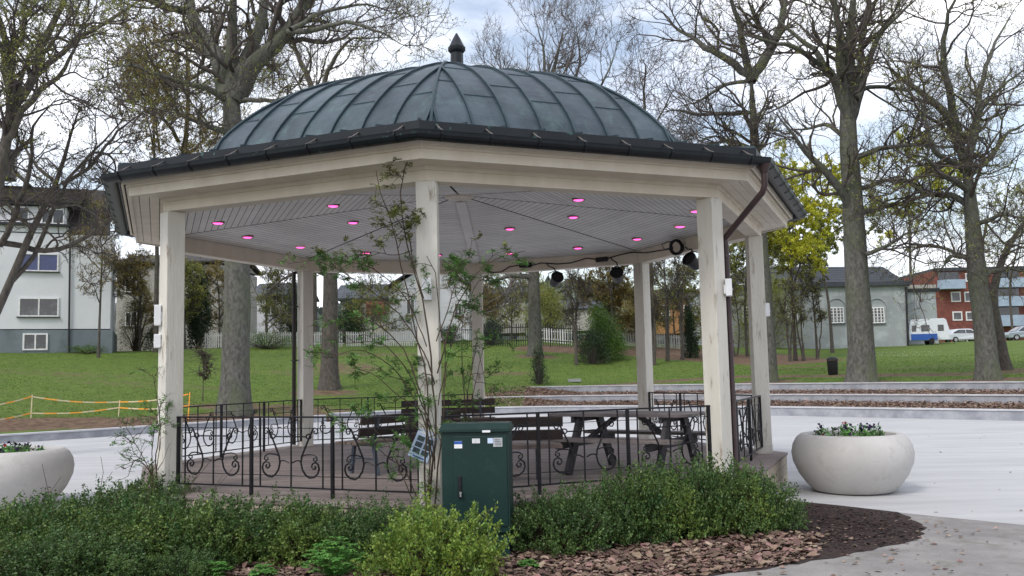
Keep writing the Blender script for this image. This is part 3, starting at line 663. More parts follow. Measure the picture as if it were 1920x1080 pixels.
for sx in (-.55, .55):
    mb = MB(); mb.box((sx, 0, .665), (.045, .72, .07)); mb.box((sx, 0, .375), (.045, 1.5, .10)); mb.build('crossbeam', M_tab, tb)
    for sy in (-1, 1):
        mb = MB(); mb.bar((sx+.048, sy*.24, .70), (sx+.048, sy*.60, .0), .13, .045, upv=(1, 0, 0)); mb.build('leg', M_tab, tb)
    mb = MB(); mb.bar((sx, 0, .38), (sx*.25, 0, .70), .04, .06); mb.build('brace', M_tab, tb)
# ------------------------------------------------------------------ branches (vectorised)
def nz(v): return v/np.maximum(np.linalg.norm(v, axis=-1, keepdims=True), 1e-9)
def tubes(P, Rr, k):
    """P (M,n,3) Rr (M,n) -> verts, quads"""
    M, n, _ = P.shape
    T = np.empty_like(P); T[:, 1:-1] = P[:, 2:]-P[:, :-2]; T[:, 0] = P[:, 1]-P[:, 0]; T[:, -1] = P[:, -1]-P[:, -2]; T = nz(T)
    ref = nz(np.cross(nz(P[:, -1]-P[:, 0]), np.array([.31, .52, .79])))[:, None, :]
    u = nz(ref-T*np.sum(ref*T, -1, keepdims=True)); v = np.cross(T, u)
    a = np.arange(k)*2*math.pi/k
    V = P[:, :, None, :]+Rr[:, :, None, None]*(u[:, :, None, :]*np.cos(a)[None, None, :, None]+v[:, :, None, :]*np.sin(a)[None, None, :, None])
    idx = (np.arange(M)[:, None, None]*n+np.arange(n-1)[None, :, None])*k; j = np.arange(k)[None, None, :]; j2 = (j+1) % k
    Fq = np.stack([idx+j, idx+j2, idx+k+j2, idx+k+j], -1).reshape(-1, 4)
    return V.reshape(-1, 3), Fq
def resample(pts, rad, n, wobble=.0):
    pts = np.array(pts, float); rad = np.array(rad, float)
    d = np.r_[0, np.cumsum(np.linalg.norm(np.diff(pts, axis=0), axis=1))]; 
    # smooth curve through the points
    t = np.linspace(0, d[-1], n); q = np.stack([np.interp(t, d, pts[:, i]) for i in range(3)], 1); r = np.interp(t, d, rad)
    q[1:-1] = q[1:-1]*.5+(q[:-2]+q[2:])*.25
    if wobble:
        w_ = np.cumsum(rng.normal(0, wobble, (n, 3)), 0); w_ -= np.linspace(0, 1, n)[:, None]*w_[-1]; w_[0] = 0; q += w_*d[-1]/n
    return q, r
def spawn(P, Rr, per, ln, n, tmin=.2, ang=(30, 75), wob=.22, up=.05, rr=.6, minr=.004, grav=0):
    M, np_, _ = P.shape; L_ = np.linalg.norm(P[:, -1]-P[:, 0], axis=1)
    ids = np.repeat(np.arange(M), per); t = rng.uniform(tmin, 1, len(ids))**.85; f = t*(np_-1); i0 = np.minimum(f.astype(int), np_-2); w_ = (f-i0)[:, None]
    base = P[ids, i0]*(1-w_)+P[ids, i0+1]*w_; T = nz(P[ids, i0+1]-P[ids, i0]); r0 = (Rr[ids, i0]*(1-w_[:, 0])+Rr[ids, i0+1]*w_[:, 0])*rr
    q = nz(np.cross(T, rng.normal(0, 1, T.shape))); a = np.radians(rng.uniform(*ang, len(ids)))[:, None]
    d = nz(T*np.cos(a)+q*np.sin(a)); d[:, 2] += up; d = nz(d)
    lens = ln*rng.uniform(.5, 1.25, len(ids))*(1.15-.55*t); step = (lens/(n-1))[:, None]
    out = [base]; 
    for k in range(n-1):
        d = nz(d+rng.normal(0, wob, d.shape)+np.array([0, 0, up-grav*k/n])); out.append(out[-1]+d*step)
    C_ = np.stack(out, 1); taper = np.linspace(1, .25, n)[None, :]
    return C_, np.maximum(r0, minr*1.6)[:, None]*taper+minr*.3
def tree(name, base, limbs, label, cat='tree', group=None, bark=None, twig=None, Yd=None, l2=(9, 3.2), l3=(6, 1.5), l4=(5, .65), l5=None, leaf=None, nleaf=0, lsize=.06, up=.06, flare=1.22, trunkwob=.0, spread=1.2, minr=.0042, wob=.26):
    """limbs[0] is the trunk; limbs given as world (x,y,z,r) lists"""
    root = empty(name, base, label, cat, group); b = np.array(base, float)
    TV = []; TF = []; off = 0; Ls = []
    for i, lm in enumerate(limbs):
        lm = np.array(lm, float); lm[:, :3] -= b
        q, r = resample(lm[:, :3], lm[:, 3], 14, .0 if i == 0 else .10)
        if i: r = r*(1-.8*np.linspace(0, 1, 14)**3)
        if i == 0:
            h = q[:, 2]-q[0, 2]; r = r*(1+(flare-1)*np.exp(-h/.55)); 
            ex = np.linspace(0, .6, 4)[:-1]; qa = np.array([np.array([np.interp(e, h, q[:, 0]), np.interp(e, h, q[:, 1]), q[0, 2]+e]) for e in ex]); 
            q = np.vstack([q[:1]-[0, 0, .3], qa, q[1:]]) if h[1] > .6 else q
            r0 = np.interp(q[:, 2]-q[1, 2], h, r); r0 = np.interp(np.maximum(q[:, 2]-lm[0, 2], 0), h, lm_r(lm, q)) if False else r0
            hh = np.maximum(q[:, 2]-lm[0, 2], 0); r0 = np.interp(hh, np.maximum.accumulate(lm[:, 2]-lm[0, 2]), lm[:, 3])*(1+(flare-1)*np.exp(-hh/.38)); r0 = r0*(1-.8*np.linspace(0, 1, len(r0))**6); r = r0
            Vt, Ft = tubes(q[None], r[None], 20)
            # knobbly root flare and bark ridges
            cc = np.repeat(q, 20, axis=0); an = np.tile(np.arange(20), len(q))*2*math.pi/20; hz = np.repeat(hh, 20)
            dv = Vt-cc; Vt = cc+dv*(1+(.10*np.exp(-hz/.4)*np.sin(an*5+i)+.03*np.sin(an*3+hz*2.1)+.02*np.sin(an*7-hz*5))[:, None])
            q, r = resample(q, r, 14)
        else: Vt, Ft = tubes(q[None], r[None], 12)
        TV.append(Vt); TF.append(Ft+off); off += len(Vt); 
        if i > 0: Ls.append((q, r))
        else: tr = (q[8:], r[8:]); 
    npmesh('trunk', np.vstack(TV), np.vstack(TF), bark or M_bark, root, smooth=True)
    q0, r0 = resample(tr[0], tr[1], 14); Ls.append((q0, r0*.8))
    P = np.stack([l[0] for l in Ls]); Rr = np.stack([l[1] for l in Ls])
    V_ = []; F_ = []; off = 0
    def put(P, Rr, k):
        nonlocal off
        v, f = tubes(P, Rr, k); V_.append(v); F_.append(f+off); off += len(v)
    P2, R2 = spawn(P, Rr, l2[0], l2[1], 9, .12, (35, 80), wob, up, .44, .008*spread); put(P2, R2, 7)
    P3, R3 = spawn(P2, R2, l3[0], l3[1], 7, .15, (30, 75), wob, up, .6, .0065); put(P3, R3, 5)
    P4, R4 = spawn(P3, R3, l4[0], l4[1], 5, .15, (25, 70), wob, up, .7, minr); put(P4, R4, 4)
    last = P4
    if l5: P5, R5 = spawn(P4, R4, l5[0], l5[1], 4, .2, (25, 65), wob, up, .8, minr*.7); put(P5, R5, 3); last = P5
    # a few small shoots straight from the limbs
    P6, R6 = spawn(P, Rr, 14, .8, 5, .1, (50, 90), wob, up, .12, minr); put(P6, R6, 3)
    npmesh('branches', np.vstack(V_), np.vstack(F_), twig or M_twig, root)
    if leaf and nleaf:
        M_, n_, _ = last.shape; i = rng.integers(0, M_, nleaf); k = rng.integers(1, n_, nleaf); pts = last[i, k]+rng.normal(0, .022, (nleaf, 3))
        leafcloud('leaves', pts, lsize, leaf, root)
    return root
def L_(pts, Y, rs, dy=0.0, wy=0.0):
    """pixel polyline -> world (x,y,z,r); dy = depth drift along the limb in metres, radius in pixels"""
    n = len(pts); out = []
    for i, (x, y) in enumerate(pts):
        t = i/(n-1); YY = Y+dy*t; p = at(x, y, YY); r = (rs[0]+(rs[1]-rs[0])*t)/F*(YY-CAM[1])
        out.append((p[0], p[1], p[2], r))
    return out
def trunkL(px, py, pts, rs):
    g = GT(px, py); Y = g[1]; o = L_([(px, py)]+pts, Y, rs); o[0] = (g[0], g[1], g[2], o[0][3]); return tuple(g), Y, o
# big oak behind left part of the pavilion
b, Y, tr = trunkL(438, 776, [(444, 620), (446, 480), (440, 330), (434, 210), (432, 120), (436, 40), (440, -60)], (27, 13))
lim = [tr, L_([(425, 180), (405, 110), (372, 55), (355, 0), (340, -60)], Y, (17, 12), 2), L_([(444, 185), (470, 130), (505, 95), (545, 50), (580, -10), (610, -80)], Y, (18, 12), -1.5),
       L_([(440, 160), (465, 100), (490, 55), (505, -10), (520, -80)], Y, (14, 9), 2), L_([(355, 20), (300, 10), (240, -20)], Y+2, (8, 5), -2), L_([(540, 60), (590, 55), (650, 40), (720, 60), (770, 90)], Y-2, (6, 2), -2),
       L_([(425, 190), (380, 160), (320, 150), (250, 120), (180, 130)], Y, (7, 3), -4), L_([(430, 250), (395, 240), (370, 225), (380, 190)], Y, (6, 3), -2), L_([(450, 190), (500, 185), (560, 195), (620, 170)], Y, (5, 2), -2), L_([(545, 55), (600, 20), (680, 5), (760, 30)], Y-3, (5, 2), 2)]
tree('oak_tree', b, lim, 'huge grey bare oak behind the left bay, forking above the dome', group='large trees on the lawn', l2=(9, 3.4), l3=(6, 1.7), l4=(4, .75), l5=(2, .4), flare=1.4, leaf=M_springd, nleaf=14000, lsize=.06)
# smaller dark trunk
b, Y, tr = trunkL(617, 730, [(618, 640), (620, 520), (617, 400), (612, 280), (600, 180)], (17, 8))
lim = [tr, L_([(612, 300), (640, 230), (690, 190), (750, 180), (790, 200)], Y, (6, 2), 2), L_([(600, 190), (560, 120), (540, 60), (545, 10)], Y, (6, 3), 1), L_([(602, 180), (620, 110), (650, 70), (740, 70)], Y, (5, 2), -1), L_([(618, 520), (580, 505), (540, 515), (490, 560)], Y, (5, 2), 2)]
tree('lime_tree', b, lim, 'dark slim trunk with pale band low down, right of the back left post', group='large trees on the lawn', bark=M_barkd, l2=(8, 3), l3=(5, 1.5), l4=(5, .7), l5=(2, .4), flare=1.35)
# grey tree in the middle distance
b, Y, tr = trunkL(1004, 668, [(1003, 600), (1000, 500), (1005, 380), (1010, 250), (1015, 150)], (13.5, 5))
lim = [tr]+[L_(p, Y, (6, 1.5), dd) for p, dd in (([(1008, 330), (980, 220), (950, 150), (900, 100)], 2), ([(1010, 300), (1030, 180), (1020, 90), (1000, 20)], -2), ([(1010, 280), (1060, 180), (1090, 100), (1080, 40)], 2), ([(1010, 330), (1080, 240), (1130, 150), (1160, 80)], -1), ([(1005, 380), (960, 300), (900, 200), (880, 130)], 2), ([(1012, 200), (1040, 120), (1060, 50)], 0), ([(1004, 520), (960, 515), (920, 530), (895, 550)], -2), ([(1006, 500), (1070, 470), (1120, 500)], -2))]
tree('ash_tree', b, lim, 'distant straight grey tree seen through the open back bay, bare crown above dome', group='large trees on the lawn', twig=M_twigl, l2=(11, 4.2), l3=(7, 2.0), l4=(5, .9), l5=(2, .5), up=.12, wob=.2, minr=.006)
# right group
b, Y, tr = trunkL(1443, 716, [(1440, 640), (1428, 480), (1418, 330), (1414, 250), (1410, 180), (1408, 140)], (15, 10))
lim = [tr, L_([(1408, 150), (1440, 100), (1462, 40), (1470, -60)], Y, (11, 7), 2), L_([(1408, 150), (1395, 100), (1388, 40), (1370, 0), (1350, -60)], Y, (8, 4), -2), L_([(1405, 140), (1360, 100), (1330, 90), (1300, 65), (1270, 50), (1240, 20)], Y, (8, 3), 2),
       L_([(1402, 212), (1365, 210), (1320, 215), (1270, 205), (1230, 215)], Y, (5, 2), -2), L_([(1408, 150), (1350, 160), (1310, 190), (1270, 200)], Y, (4, 2), 2), L_([(1412, 280), (1370, 260), (1330, 270), (1290, 260)], Y, (4, 1.5), 1), L_([(1450, 80), (1420, 40), (1400, -10)], Y+1, (5, 3), -1),
       L_([(1418, 320), (1390, 290), (1340, 250), (1290, 280)], Y, (4, 1.5), -1)]
tree('oak_tree', b, lim, 'crooked bare oak rising beside the far right pavilion post and forking over the roof corner', group='large trees on the lawn', l2=(10, 3.6), l3=(5, 1.8), l4=(4, .8), l5=(2, .45), up=.04, wob=.27)
b, Y, tr = trunkL(1617, 718, [(1614, 620), (1604, 500), (1600, 380), (1590, 270), (1588, 180), (1592, 100), (1600, 0), (1606, -80)], (25, 9))
lim = [tr, L_([(1592, 240), (1570, 170), (1540, 120), (1530, 90), (1480, 60), (1440, 20)], Y, (10, 4), 2), L_([(1592, 235), (1572, 150), (1565, 60), (1560, -20), (1545, -80)], Y, (10, 5), -2), L_([(1596, 200), (1612, 120), (1625, 40), (1630, -50)], Y, (8, 4), 3),
       L_([(1596, 230), (1630, 130), (1650, 60), (1690, 20), (1740, -20)], Y, (8, 3), -3), L_([(1598, 400), (1570, 350), (1520, 290), (1490, 260), (1455, 210)], Y, (9, 4), -2), L_([(1602, 400), (1660, 385), (1720, 370), (1760, 330)], Y, (6, 2), 2),
       L_([(1595, 300), (1640, 280), (1700, 270), (1780, 280), (1850, 260)], Y, (6, 2), -3), L_([(1549, 135), (1500, 90), (1430, 70), (1380, 60)], Y+1, (6, 2), -2), L_([(1592, 270), (1550, 230), (1510, 245), (1470, 240)], Y, (5, 2), 2), L_([(1604, 480), (1650, 470), (1700, 440), (1740, 430)], Y, (5, 1.5), -2),
       L_([(1590, 180), (1640, 160), (1700, 170), (1760, 140)], Y, (5, 2), 2), L_([(1600, 360), (1660, 340), (1720, 350), (1800, 380)], Y, (5, 2), 3)]
tree('oak_tree', b, lim, 'stout bare oak behind the top terrace wall, next to the black litter bin', group='large trees on the lawn', l2=(10, 3.8), l3=(5, 1.8), l4=(4, .8), l5=(2, .45), up=.06, wob=.25, leaf=M_springd, nleaf=14000, lsize=.065)
b, Y, tr = trunkL(1854, 712, [(1846, 620), (1830, 500), (1822, 400), (1815, 330), (1800, 260)], (20, 11))
lim = [tr, L_([(1808, 300), (1790, 240), (1760, 200), (1720, 170), (1680, 140), (1640, 110)], Y, (10, 3), 2), L_([(1812, 320), (1790, 310), (1750, 290), (1735, 230), (1720, 180)], Y, (7, 3), -2), L_([(1812, 310), (1830, 240), (1840, 180), (1860, 100), (1900, 20)], Y, (9, 3), 3),
       L_([(1800, 260), (1780, 180), (1770, 100), (1775, 30), (1800, -50)], Y, (8, 4), -3), L_([(1815, 330), (1860, 300), (1890, 250), (1940, 220)], Y, (6, 3), 2), L_([(1822, 390), (1780, 370), (1730, 365), (1690, 330), (1650, 335)], Y, (7, 2), 2), L_([(1820, 360), (1770, 330), (1740, 300), (1700, 290)], Y, (6, 2), -3),
       L_([(1835, 480), (1780, 480), (1770, 500), (1800, 470)], Y, (4, 2), -1), L_([(1830, 420), (1880, 400), (1940, 410)], Y, (5, 2), -2), L_([(1838, 520), (1890, 500), (1950, 520)], Y, (5, 2), 1), L_([(1805, 270), (1840, 200), (1890, 150), (1950, 110)], Y, (5, 2), -2), L_([(1835, 500), (1760, 460), (1700, 455), (1650, 470)], Y, (4, 1.5), 3)]
tree('oak_tree', b, lim, 'wide bare oak nearest the right picture edge with a mossy foot', group='large trees on the lawn', l2=(10, 3.8), l3=(5, 1.8), l4=(4, .8), l5=(2, .45), up=.05, wob=.26, leaf=M_springd, nleaf=14000, lsize=.065)
b, Y, tr = trunkL(1884, 694, [(1872, 620), (1858, 560), (1880, 480), (1930, 400)], (11, 5))
tree('leaning_tree', b, [tr, L_([(1860, 560), (1840, 470), (1850, 380)], Y, (5, 2), 1)], 'dark leaning trunk close behind the oak nearest the right picture edge', group='large trees on the lawn', bark=M_barkd, l2=(6, 3), l3=(4, 1.4), l4=(4, .7), flare=1.2)
# near-left tree with budding branches, trunk just outside the frame
YL = 6.0
base = at(-70, 690, YL); base[2] = 0
lim = [[(base[0], base[1], 0, .30)]+L_([(-60, 600), (-40, 480), (-12, 380), (15, 250), (28, 170), (60, 90)], YL, (17, 9)),
       L_([(22, 200), (60, 140), (85, 60), (120, 0), (140, -60)], YL, (9, 6), 2), L_([(2, 300), (40, 170), (90, 110), (150, 50), (240, 15), (330, -30)], YL, (7, 3.5), 3), L_([(20, 210), (18, 120), (0, 40), (-20, -40)], YL, (9, 6), -1),
       L_([(30, 180), (10, 110), (40, 60), (50, 0), (60, -60)], YL, (6, 4), 2), L_([(8, 270), (60, 190), (110, 150), (145, 90), (170, 0)], YL, (7, 3), -1.5)]
tree('budding_tree', base, lim, 'near tree at the left picture edge with moss-tinged rising stems and small fresh leaves', group=None, bark=M_barkd, l2=(8, 2.4), l3=(7, 1.2), l4=(4, .5), l5=(2, .25), leaf=M_springd, nleaf=24000, lsize=.045, minr=.0035)
YL = 8.0; base = at(-60, 690, YL); base[2] = 0
lim = [[(base[0], base[1], 0, .2)]+L_([(-30, 640), (5, 560), (40, 480), (72, 400), (108, 350), (125, 270), (150, 200)], YL, (8, 5)),
       L_([(3, 455), (45, 472), (105, 475), (150, 455), (200, 425), (250, 380), (225, 330)], YL, (6, 2.5), .8), L_([(20, 530), (60, 500), (90, 440), (120, 380), (150, 330), (205, 270), (240, 200)], YL, (5, 2.5), 1.2), L_([(-10, 300), (40, 330), (100, 390), (150, 380), (210, 440)], YL, (4, 2), -1),
       L_([(150, 330), (170, 280), (215, 300), (215, 340), (190, 370)], YL, (3, 1.5), 1), L_([(0, 460), (30, 400), (60, 310), (60, 230), (110, 180)], YL, (6, 3), -1), L_([(60, 430), (10, 380), (-40, 390)], YL, (4, 3), 0), L_([(108, 350), (60, 300), (20, 240)], YL, (4, 2), 1), L_([(115, 345), (180, 300), (230, 240), (290, 190)], YL, (4, 2), 1)]
tree('bare_tree', base, lim, 'near bare crooked tree whose dark low branches cross in front of the white apartment house', group=None, bark=M_barkd, l2=(6, 1.8), l3=(5, .9), l4=(4, .45), l5=(2, .25), leaf=M_springd, nleaf=1500, lsize=.04, minr=.0035, wob=.3)
# ------------------------------------------------------------------ box hedges
def bush_mesh(seed, rxy, h, nsh, nl, size, m, name='foliage', lump=.22, spike=.16):
    g = np.random.default_rng(seed); u = g.random(nsh); a = g.uniform(0, 2*math.pi, nsh); zc = np.abs(g.uniform(-.05, 1, nsh)); s_ = np.sqrt(np.maximum(1-zc**2.6, 0))
    N0 = np.stack([s_*np.cos(a), s_*np.sin(a), zc], 1)
    lm = 1+lump*(np.sin(a*3+seed)*np.sin(zc*4+seed)+.6*np.sin(a*7+seed*2)+.5*g.normal(0, .5, nsh))
    rad = lm*(1-.45*g.random(nsh)**2.2)
    base = N0*rad[:, None]*np.array([rxy, rxy, h]); base[:, 2] += .02
    d = nz(N0*np.array([1, 1, .6])+np.array([0, 0, .75])+g.normal(0, .35, N0.shape)); Ls = spike*g.uniform(.5, 1.3, nsh)
    t = g.random((nsh, nl)); P = base[:, None, :]+d[:, None, :]*(t*Ls[:, None])[:, :, None]+g.normal(0, .012, (nsh, nl, 3))
    P = P.reshape(-1, 3); n = len(P); D = nz(np.repeat(d, nl, 0)*.6+g.normal(0, .7, (n, 3))+np.array([0, 0, .25])); S = nz(np.cross(D, g.normal(0, 1, (n, 3))))
    sz = size*g.uniform(.65, 1.25, n)[:, None]; nn = np.cross(D, S)*sz*.15
    V_ = np.stack([P, P+D*sz*.5+S*sz*.32+nn, P+D*sz, P+D*sz*.5-S*sz*.32+nn], 1).reshape(-1, 3)
    keep = np.repeat(P[:, 2] > .01, 4)
    V_ = V_[keep]; k = len(V_)//4
    # woody twigs inside
    mt = g.choice(nsh, min(nsh, 160), replace=False); Q = np.linspace(0, 1, 4)[None, :, None]; root_ = base[mt]*np.array([.25, .25, 0]); tp = base[mt]+d[mt]*Ls[mt][:, None]
    PP = root_[:, None, :]*(1-Q)+tp[:, None, :]*Q; PP[:, 1:3] += g.normal(0, .02, (len(mt), 2, 3)); tv, tf = tubes(PP, np.tile(np.array([.007, .005, .003, .0015]), (len(mt), 1)), 4)
    V2 = np.vstack([V_, tv]); F2 = np.vstack([np.arange(k*4).reshape(k, 4), tf+k*4]); mi = np.r_[np.zeros(k), np.ones(len(tf))]
    me = bpy.data.meshes.new(name); 
    o = npmesh(name, V2, F2, [m, M_rosestem], None, mi=mi); return o
protos = {}
for nm, args in {'dark': (3, .5, .46, 700, 26, .028, M_box), 'mixed': (9, .5, .46, 720, 26, .028, M_boxm), 'light': (5, .5, .46, 620, 26, .030, M_boxl), 'dark2': (17, .5, .46, 700, 26, .027, M_box), 'mixed2': (23, .5, .46, 700, 24, .028, M_boxm)}.items():
    protos[nm] = bush_mesh(*args); 
used_p = set()
def bush(kind, x, y, sx, sy, sz, label, rz=None, group='clipped box bushes in the bed'):
    p = protos[kind]; root = empty('box_bush', (x, y, 0), label, 'bush', group, rz=rz if rz is not None else rng.uniform(0, 6.28))
    if kind in used_p: f = p.copy(); col.objects.link(f)
    else: f = p; used_p.add(kind)
    f.parent = root; f.scale = (sx/.5, sy/.5, sz/.5); return root
B = [('dark', 1.25, -4.75, .42, .42, .46, 'low dark box bush directly right of the green cabinet'),
     ('dark2', 1.62, -4.35, .42, .42, .44, 'dark box bush behind the one beside the green cabinet'),
     ('dark', 1.98, -4.3, .44, .42, .52, 'box bush at the left end of the right hedge, in front of the picnic table'),
     ('mixed', 2.32, -4.18, .46, .45, .57, 'second box bush from the left in the right hedge'),
     ('dark2', 2.70, -4.05, .46, .45, .60, 'box bush in front of the right front post'),
     ('mixed2', 3.06, -3.95, .44, .42, .55, 'box bush near the right end of the hedge by the downpipe foot'),
     ('dark', 3.38, -3.80, .40, .40, .46, 'rightmost box bush, reaching over the bare soil'),
     ('light', .18, -5.95, .50, .46, .49, 'bright yellow-green box bush in front of the green cabinet'),
     ('dark2', -.28, -5.15, .38, .38, .42, 'dark box bush just left of the bright one'),
     ('dark', -.75, -4.75, .48, .45, .38, 'low dark box bush at the deck edge under the railing middle'),
     ('mixed', -1.10, -4.98, .46, .48, .42, 'mixed-green box bush left of centre below the first railing'),
     ('dark2', -1.62, -4.8, .5, .46, .44, 'dark box bush below the left railing post'),
     ('mixed2', -2.1, -5.15, .50, .5, .46, 'box bush in the middle of the left hedge, near row'),
     ('dark', -2.35, -4.75, .52, .5, .50, 'dark box bush at the foot of the left front post'),
     ('mixed', -2.75, -5.3, .54, .5, .55, 'taller mixed-green box bush left of the left front post'),
     ('dark2', -3.2, -4.6, .55, .5, .58, 'dark box bush behind the tall left ones'),
     ('mixed2', -3.55, -5.35, .55, .52, .56, 'box bush in front of the left planter, near row'),
     ('dark', -3.95, -4.5, .55, .52, .48, 'box bush in front of the left planter, back row'),
     ('mixed', -4.35, -5.2, .55, .52, .46, 'box bush by the left picture edge'),
     ('dark2', -4.65, -4.2, .5, .5, .36, 'low box bush at the far left, nearest the planter'),
     ('mixed', -3.25, -3.55, .5, .45, .60, 'tall rounded box bush standing on its own left of the pavilion corner'),
     ('dark', -2.7, -6.0, .5, .45, .38, 'low dark box bush at the bottom of the picture, left'),
     ('dark2', -3.0, -6.1, .5, .46, .44, 'dark box bush at the bottom left of the picture'),
     ('mixed2', -3.7, -6.1, .5, .46, .44, 'light-tipped box bush in the bottom left corner'),
     ('dark', -1.98, -5.85, .28, .28, .22, 'smallest box bush between the dry leaves at the bottom')]
for b_ in B: bush(*(b_[:5]+(b_[5]*(.88 if b_[1] < -2.2 and b_[5] < .7 else 1),)+b_[6:]))
# light green leafy ground plants
def herb(x, y, r, h, n, label):
    root = empty('leafy_plant', (x, y, .01), label, 'plant', 'light green ground plants')
    a = rng.uniform(0, 2*math.pi, n); q = r*np.sqrt(rng.random(n)); tip = np.stack([q*np.cos(a), q*np.sin(a), h*(1-.5*(q/r)**2)*rng.uniform(.5, 1.1, n)], 1)
    PP = np.stack([tip*np.array([.2, .2, 0]), tip*np.array([.6, .6, .6]), tip], 1); v, f = tubes(PP, np.tile([.003, .002, .0015], (n, 1)), 3); npmesh('stem', v, f, M_geran, root)
    # lobed rosette leaves : five rhombs around each tip
    vs = []
    for p in tip:
        t0 = rng.uniform(0, 6.28); s_ = rng.uniform(.028, .046)
        for j in range(6):
            t = t0+j*1.047; d = np.array([math.cos(t), math.sin(t), rng.uniform(-.25, .1)]); e = np.array([-math.sin(t), math.cos(t), 0])
            vs += [p, p+d*s_*.6+e*s_*.30+[0, 0, .004], p+d*s_, p+d*s_*.6-e*s_*.30+[0, 0, .004]]
    npmesh('leaves', vs, np.arange(len(vs)).reshape(-1, 4), M_geran, root)
herb(-.70, -5.75, .26, .30, 150, 'lush light green leafy plant at the bottom between the bright bush and dry leaves')
herb(-1.75, -5.78, .16, .16, 70, 'small light green leafy plant among dry leaves at the bottom left of centre')
herb(-1.3, -5.75, .12, .10, 40, 'tiny light green seedling patch among the dry leaves')
herb(.95, -5.55, .10, .06, 24, 'tiny green seedling in the leaf litter right of the bright bush')
# leaf litter
def litter(name, P, size, m, label):
    n = len(P); a = rng.uniform(0, 2*math.pi, n); tilt = rng.normal(0, .2, (n, 2)); sz = (size*np.ones((n, 1)))*rng.uniform(.55, 1.3, n)[:, None]
    d = nz(np.stack([np.cos(a), np.sin(a), tilt[:, 0]], 1)); s = nz(np.stack([-np.sin(a), np.cos(a), tilt[:, 1]], 1)); u = np.cross(d, s)
    cur = rng.uniform(-.12, .26, n)[:, None]*sz; w_ = sz*rng.uniform(.28, .42, n)[:, None]
    row = [P, P+d*sz*.3+s*w_*.8+u*cur*.6, P+d*sz*.32+u*cur*.1, P+d*sz*.3-s*w_*.8+u*cur*.5, P+d*sz*.7+s*w_+u*cur, P+d*sz*.7+u*cur*.45, P+d*sz*.7-s*w_+u*cur*.9, P+d*sz*1.05+u*cur*.5]
    V_ = np.stack(row, 1); F0 = np.array([[0, 2, 1, 1], [0, 3, 2, 2], [1, 2, 5, 4], [2, 3, 6, 5], [4, 5, 7, 7], [5, 6, 7, 7]])
    tri = np.array([[0, 2, 1], [0, 3, 2], [1, 2, 5], [1, 5, 4], [2, 3, 6], [2, 6, 5], [4, 5, 7], [5, 6, 7]])
    Ff = (np.arange(n)[:, None, None]*8+tri[None]).reshape(-1, 3)
    o = npmesh(name, V_, Ff, m); tag(o, label, 'leaf litter', kind='stuff'); return o
def inpoly(P, poly):
    x, y = P[:, 0], P[:, 1]; c = np.zeros(len(P), bool); n = len(poly)
    for i in range(n):
        x0, y0 = poly[i]; x1, y1 = poly[(i+1) % n]
        k = ((y0 > y) != (y1 > y)) & (x < (x1-x0)*(y-y0)/((y1-y0) if y1 != y0 else 1e-9)+x0); c ^= k
    return c
poly = [(3.9, -4.35), (3.6, -5.15), (3.2, -5.6), (2.2, -6.05), (1.0, -6.55), (-.5, -7.2), (-2.5, -7.3), (-4, -6.9), (-4, -6), (-2.0, -5.2), (-.4, -4.9), (.6, -5.0), (1.6, -4.7), (3.2, -4.2)]
Q = np.stack([rng.uniform(-4.2, 4.2, 44000), rng.uniform(-7.4, -4, 44000)], 1); Q = Q[inpoly(Q, poly)]
dens = rng.random(len(Q)) < .95
Q = Q[dens]; P3_ = np.c_[Q, .010+np.abs(rng.normal(0, .012, len(Q)))]
litter('leaf_litter', P3_, np.where(rng.random(len(P3_)) < .28, .085, .042)[:, None], M_dry, 'brown dry oak leaves piled in front of the box hedge')
Qs = np.stack([rng.normal(3.9, .75, 260), rng.normal(-4.4, .9, 260)], 1); Qs = np.vstack([Qs, np.stack([rng.uniform(3, 8, 90), rng.uniform(-7, -3, 90)], 1), np.stack([rng.uniform(2, 14, 60), rng.uniform(-3, 9, 60)], 1)])
Qs = Qs[(Qs[:, 1] < -3.4) | (Qs[:, 0] > 5.6)]
litter('loose_leaves', np.c_[Qs, np.full(len(Qs), .014)], .05, M_dry, 'scattered single dry leaves on the bare soil, path and plaza')
# leaves on the two terrace beds
th = np.radians(rng.uniform(-20, 92, 30000)); which = rng.random(30000) < .5
ss = np.where(which, rng.uniform(.5, 2.95, 30000), rng.uniform(3.5, 6.45, 30000)); r_ = rk(th)+ss
TP = np.stack([r_*np.cos(th), 4+r_*np.sin(th)], 1); TZ = terr(TP[:, 0], TP[:, 1])+.02+rng.random(30000)*.04
litter('terrace_leaves', np.c_[TP, TZ], .085, M_dry, 'brown fallen leaves lying on the planted strips between the curved low walls')
# soil clods
n = 2600; C_ = np.stack([rng.normal(4.3, .45, n), rng.normal(-3.75, .75, n)], 1); C_ = C_[inpoly(C_, [(4.3, -2.1), (5.2, -3.1), (5.05, -4.0), (4.7, -4.7), (3.7, -5.3), (3.4, -4.2), (4.0, -3.3)])]
litter('soil_clods', np.c_[C_, np.full(len(C_), .012)], .035, M_soil, 'loose crumbs of dark soil on the bare bed corner')
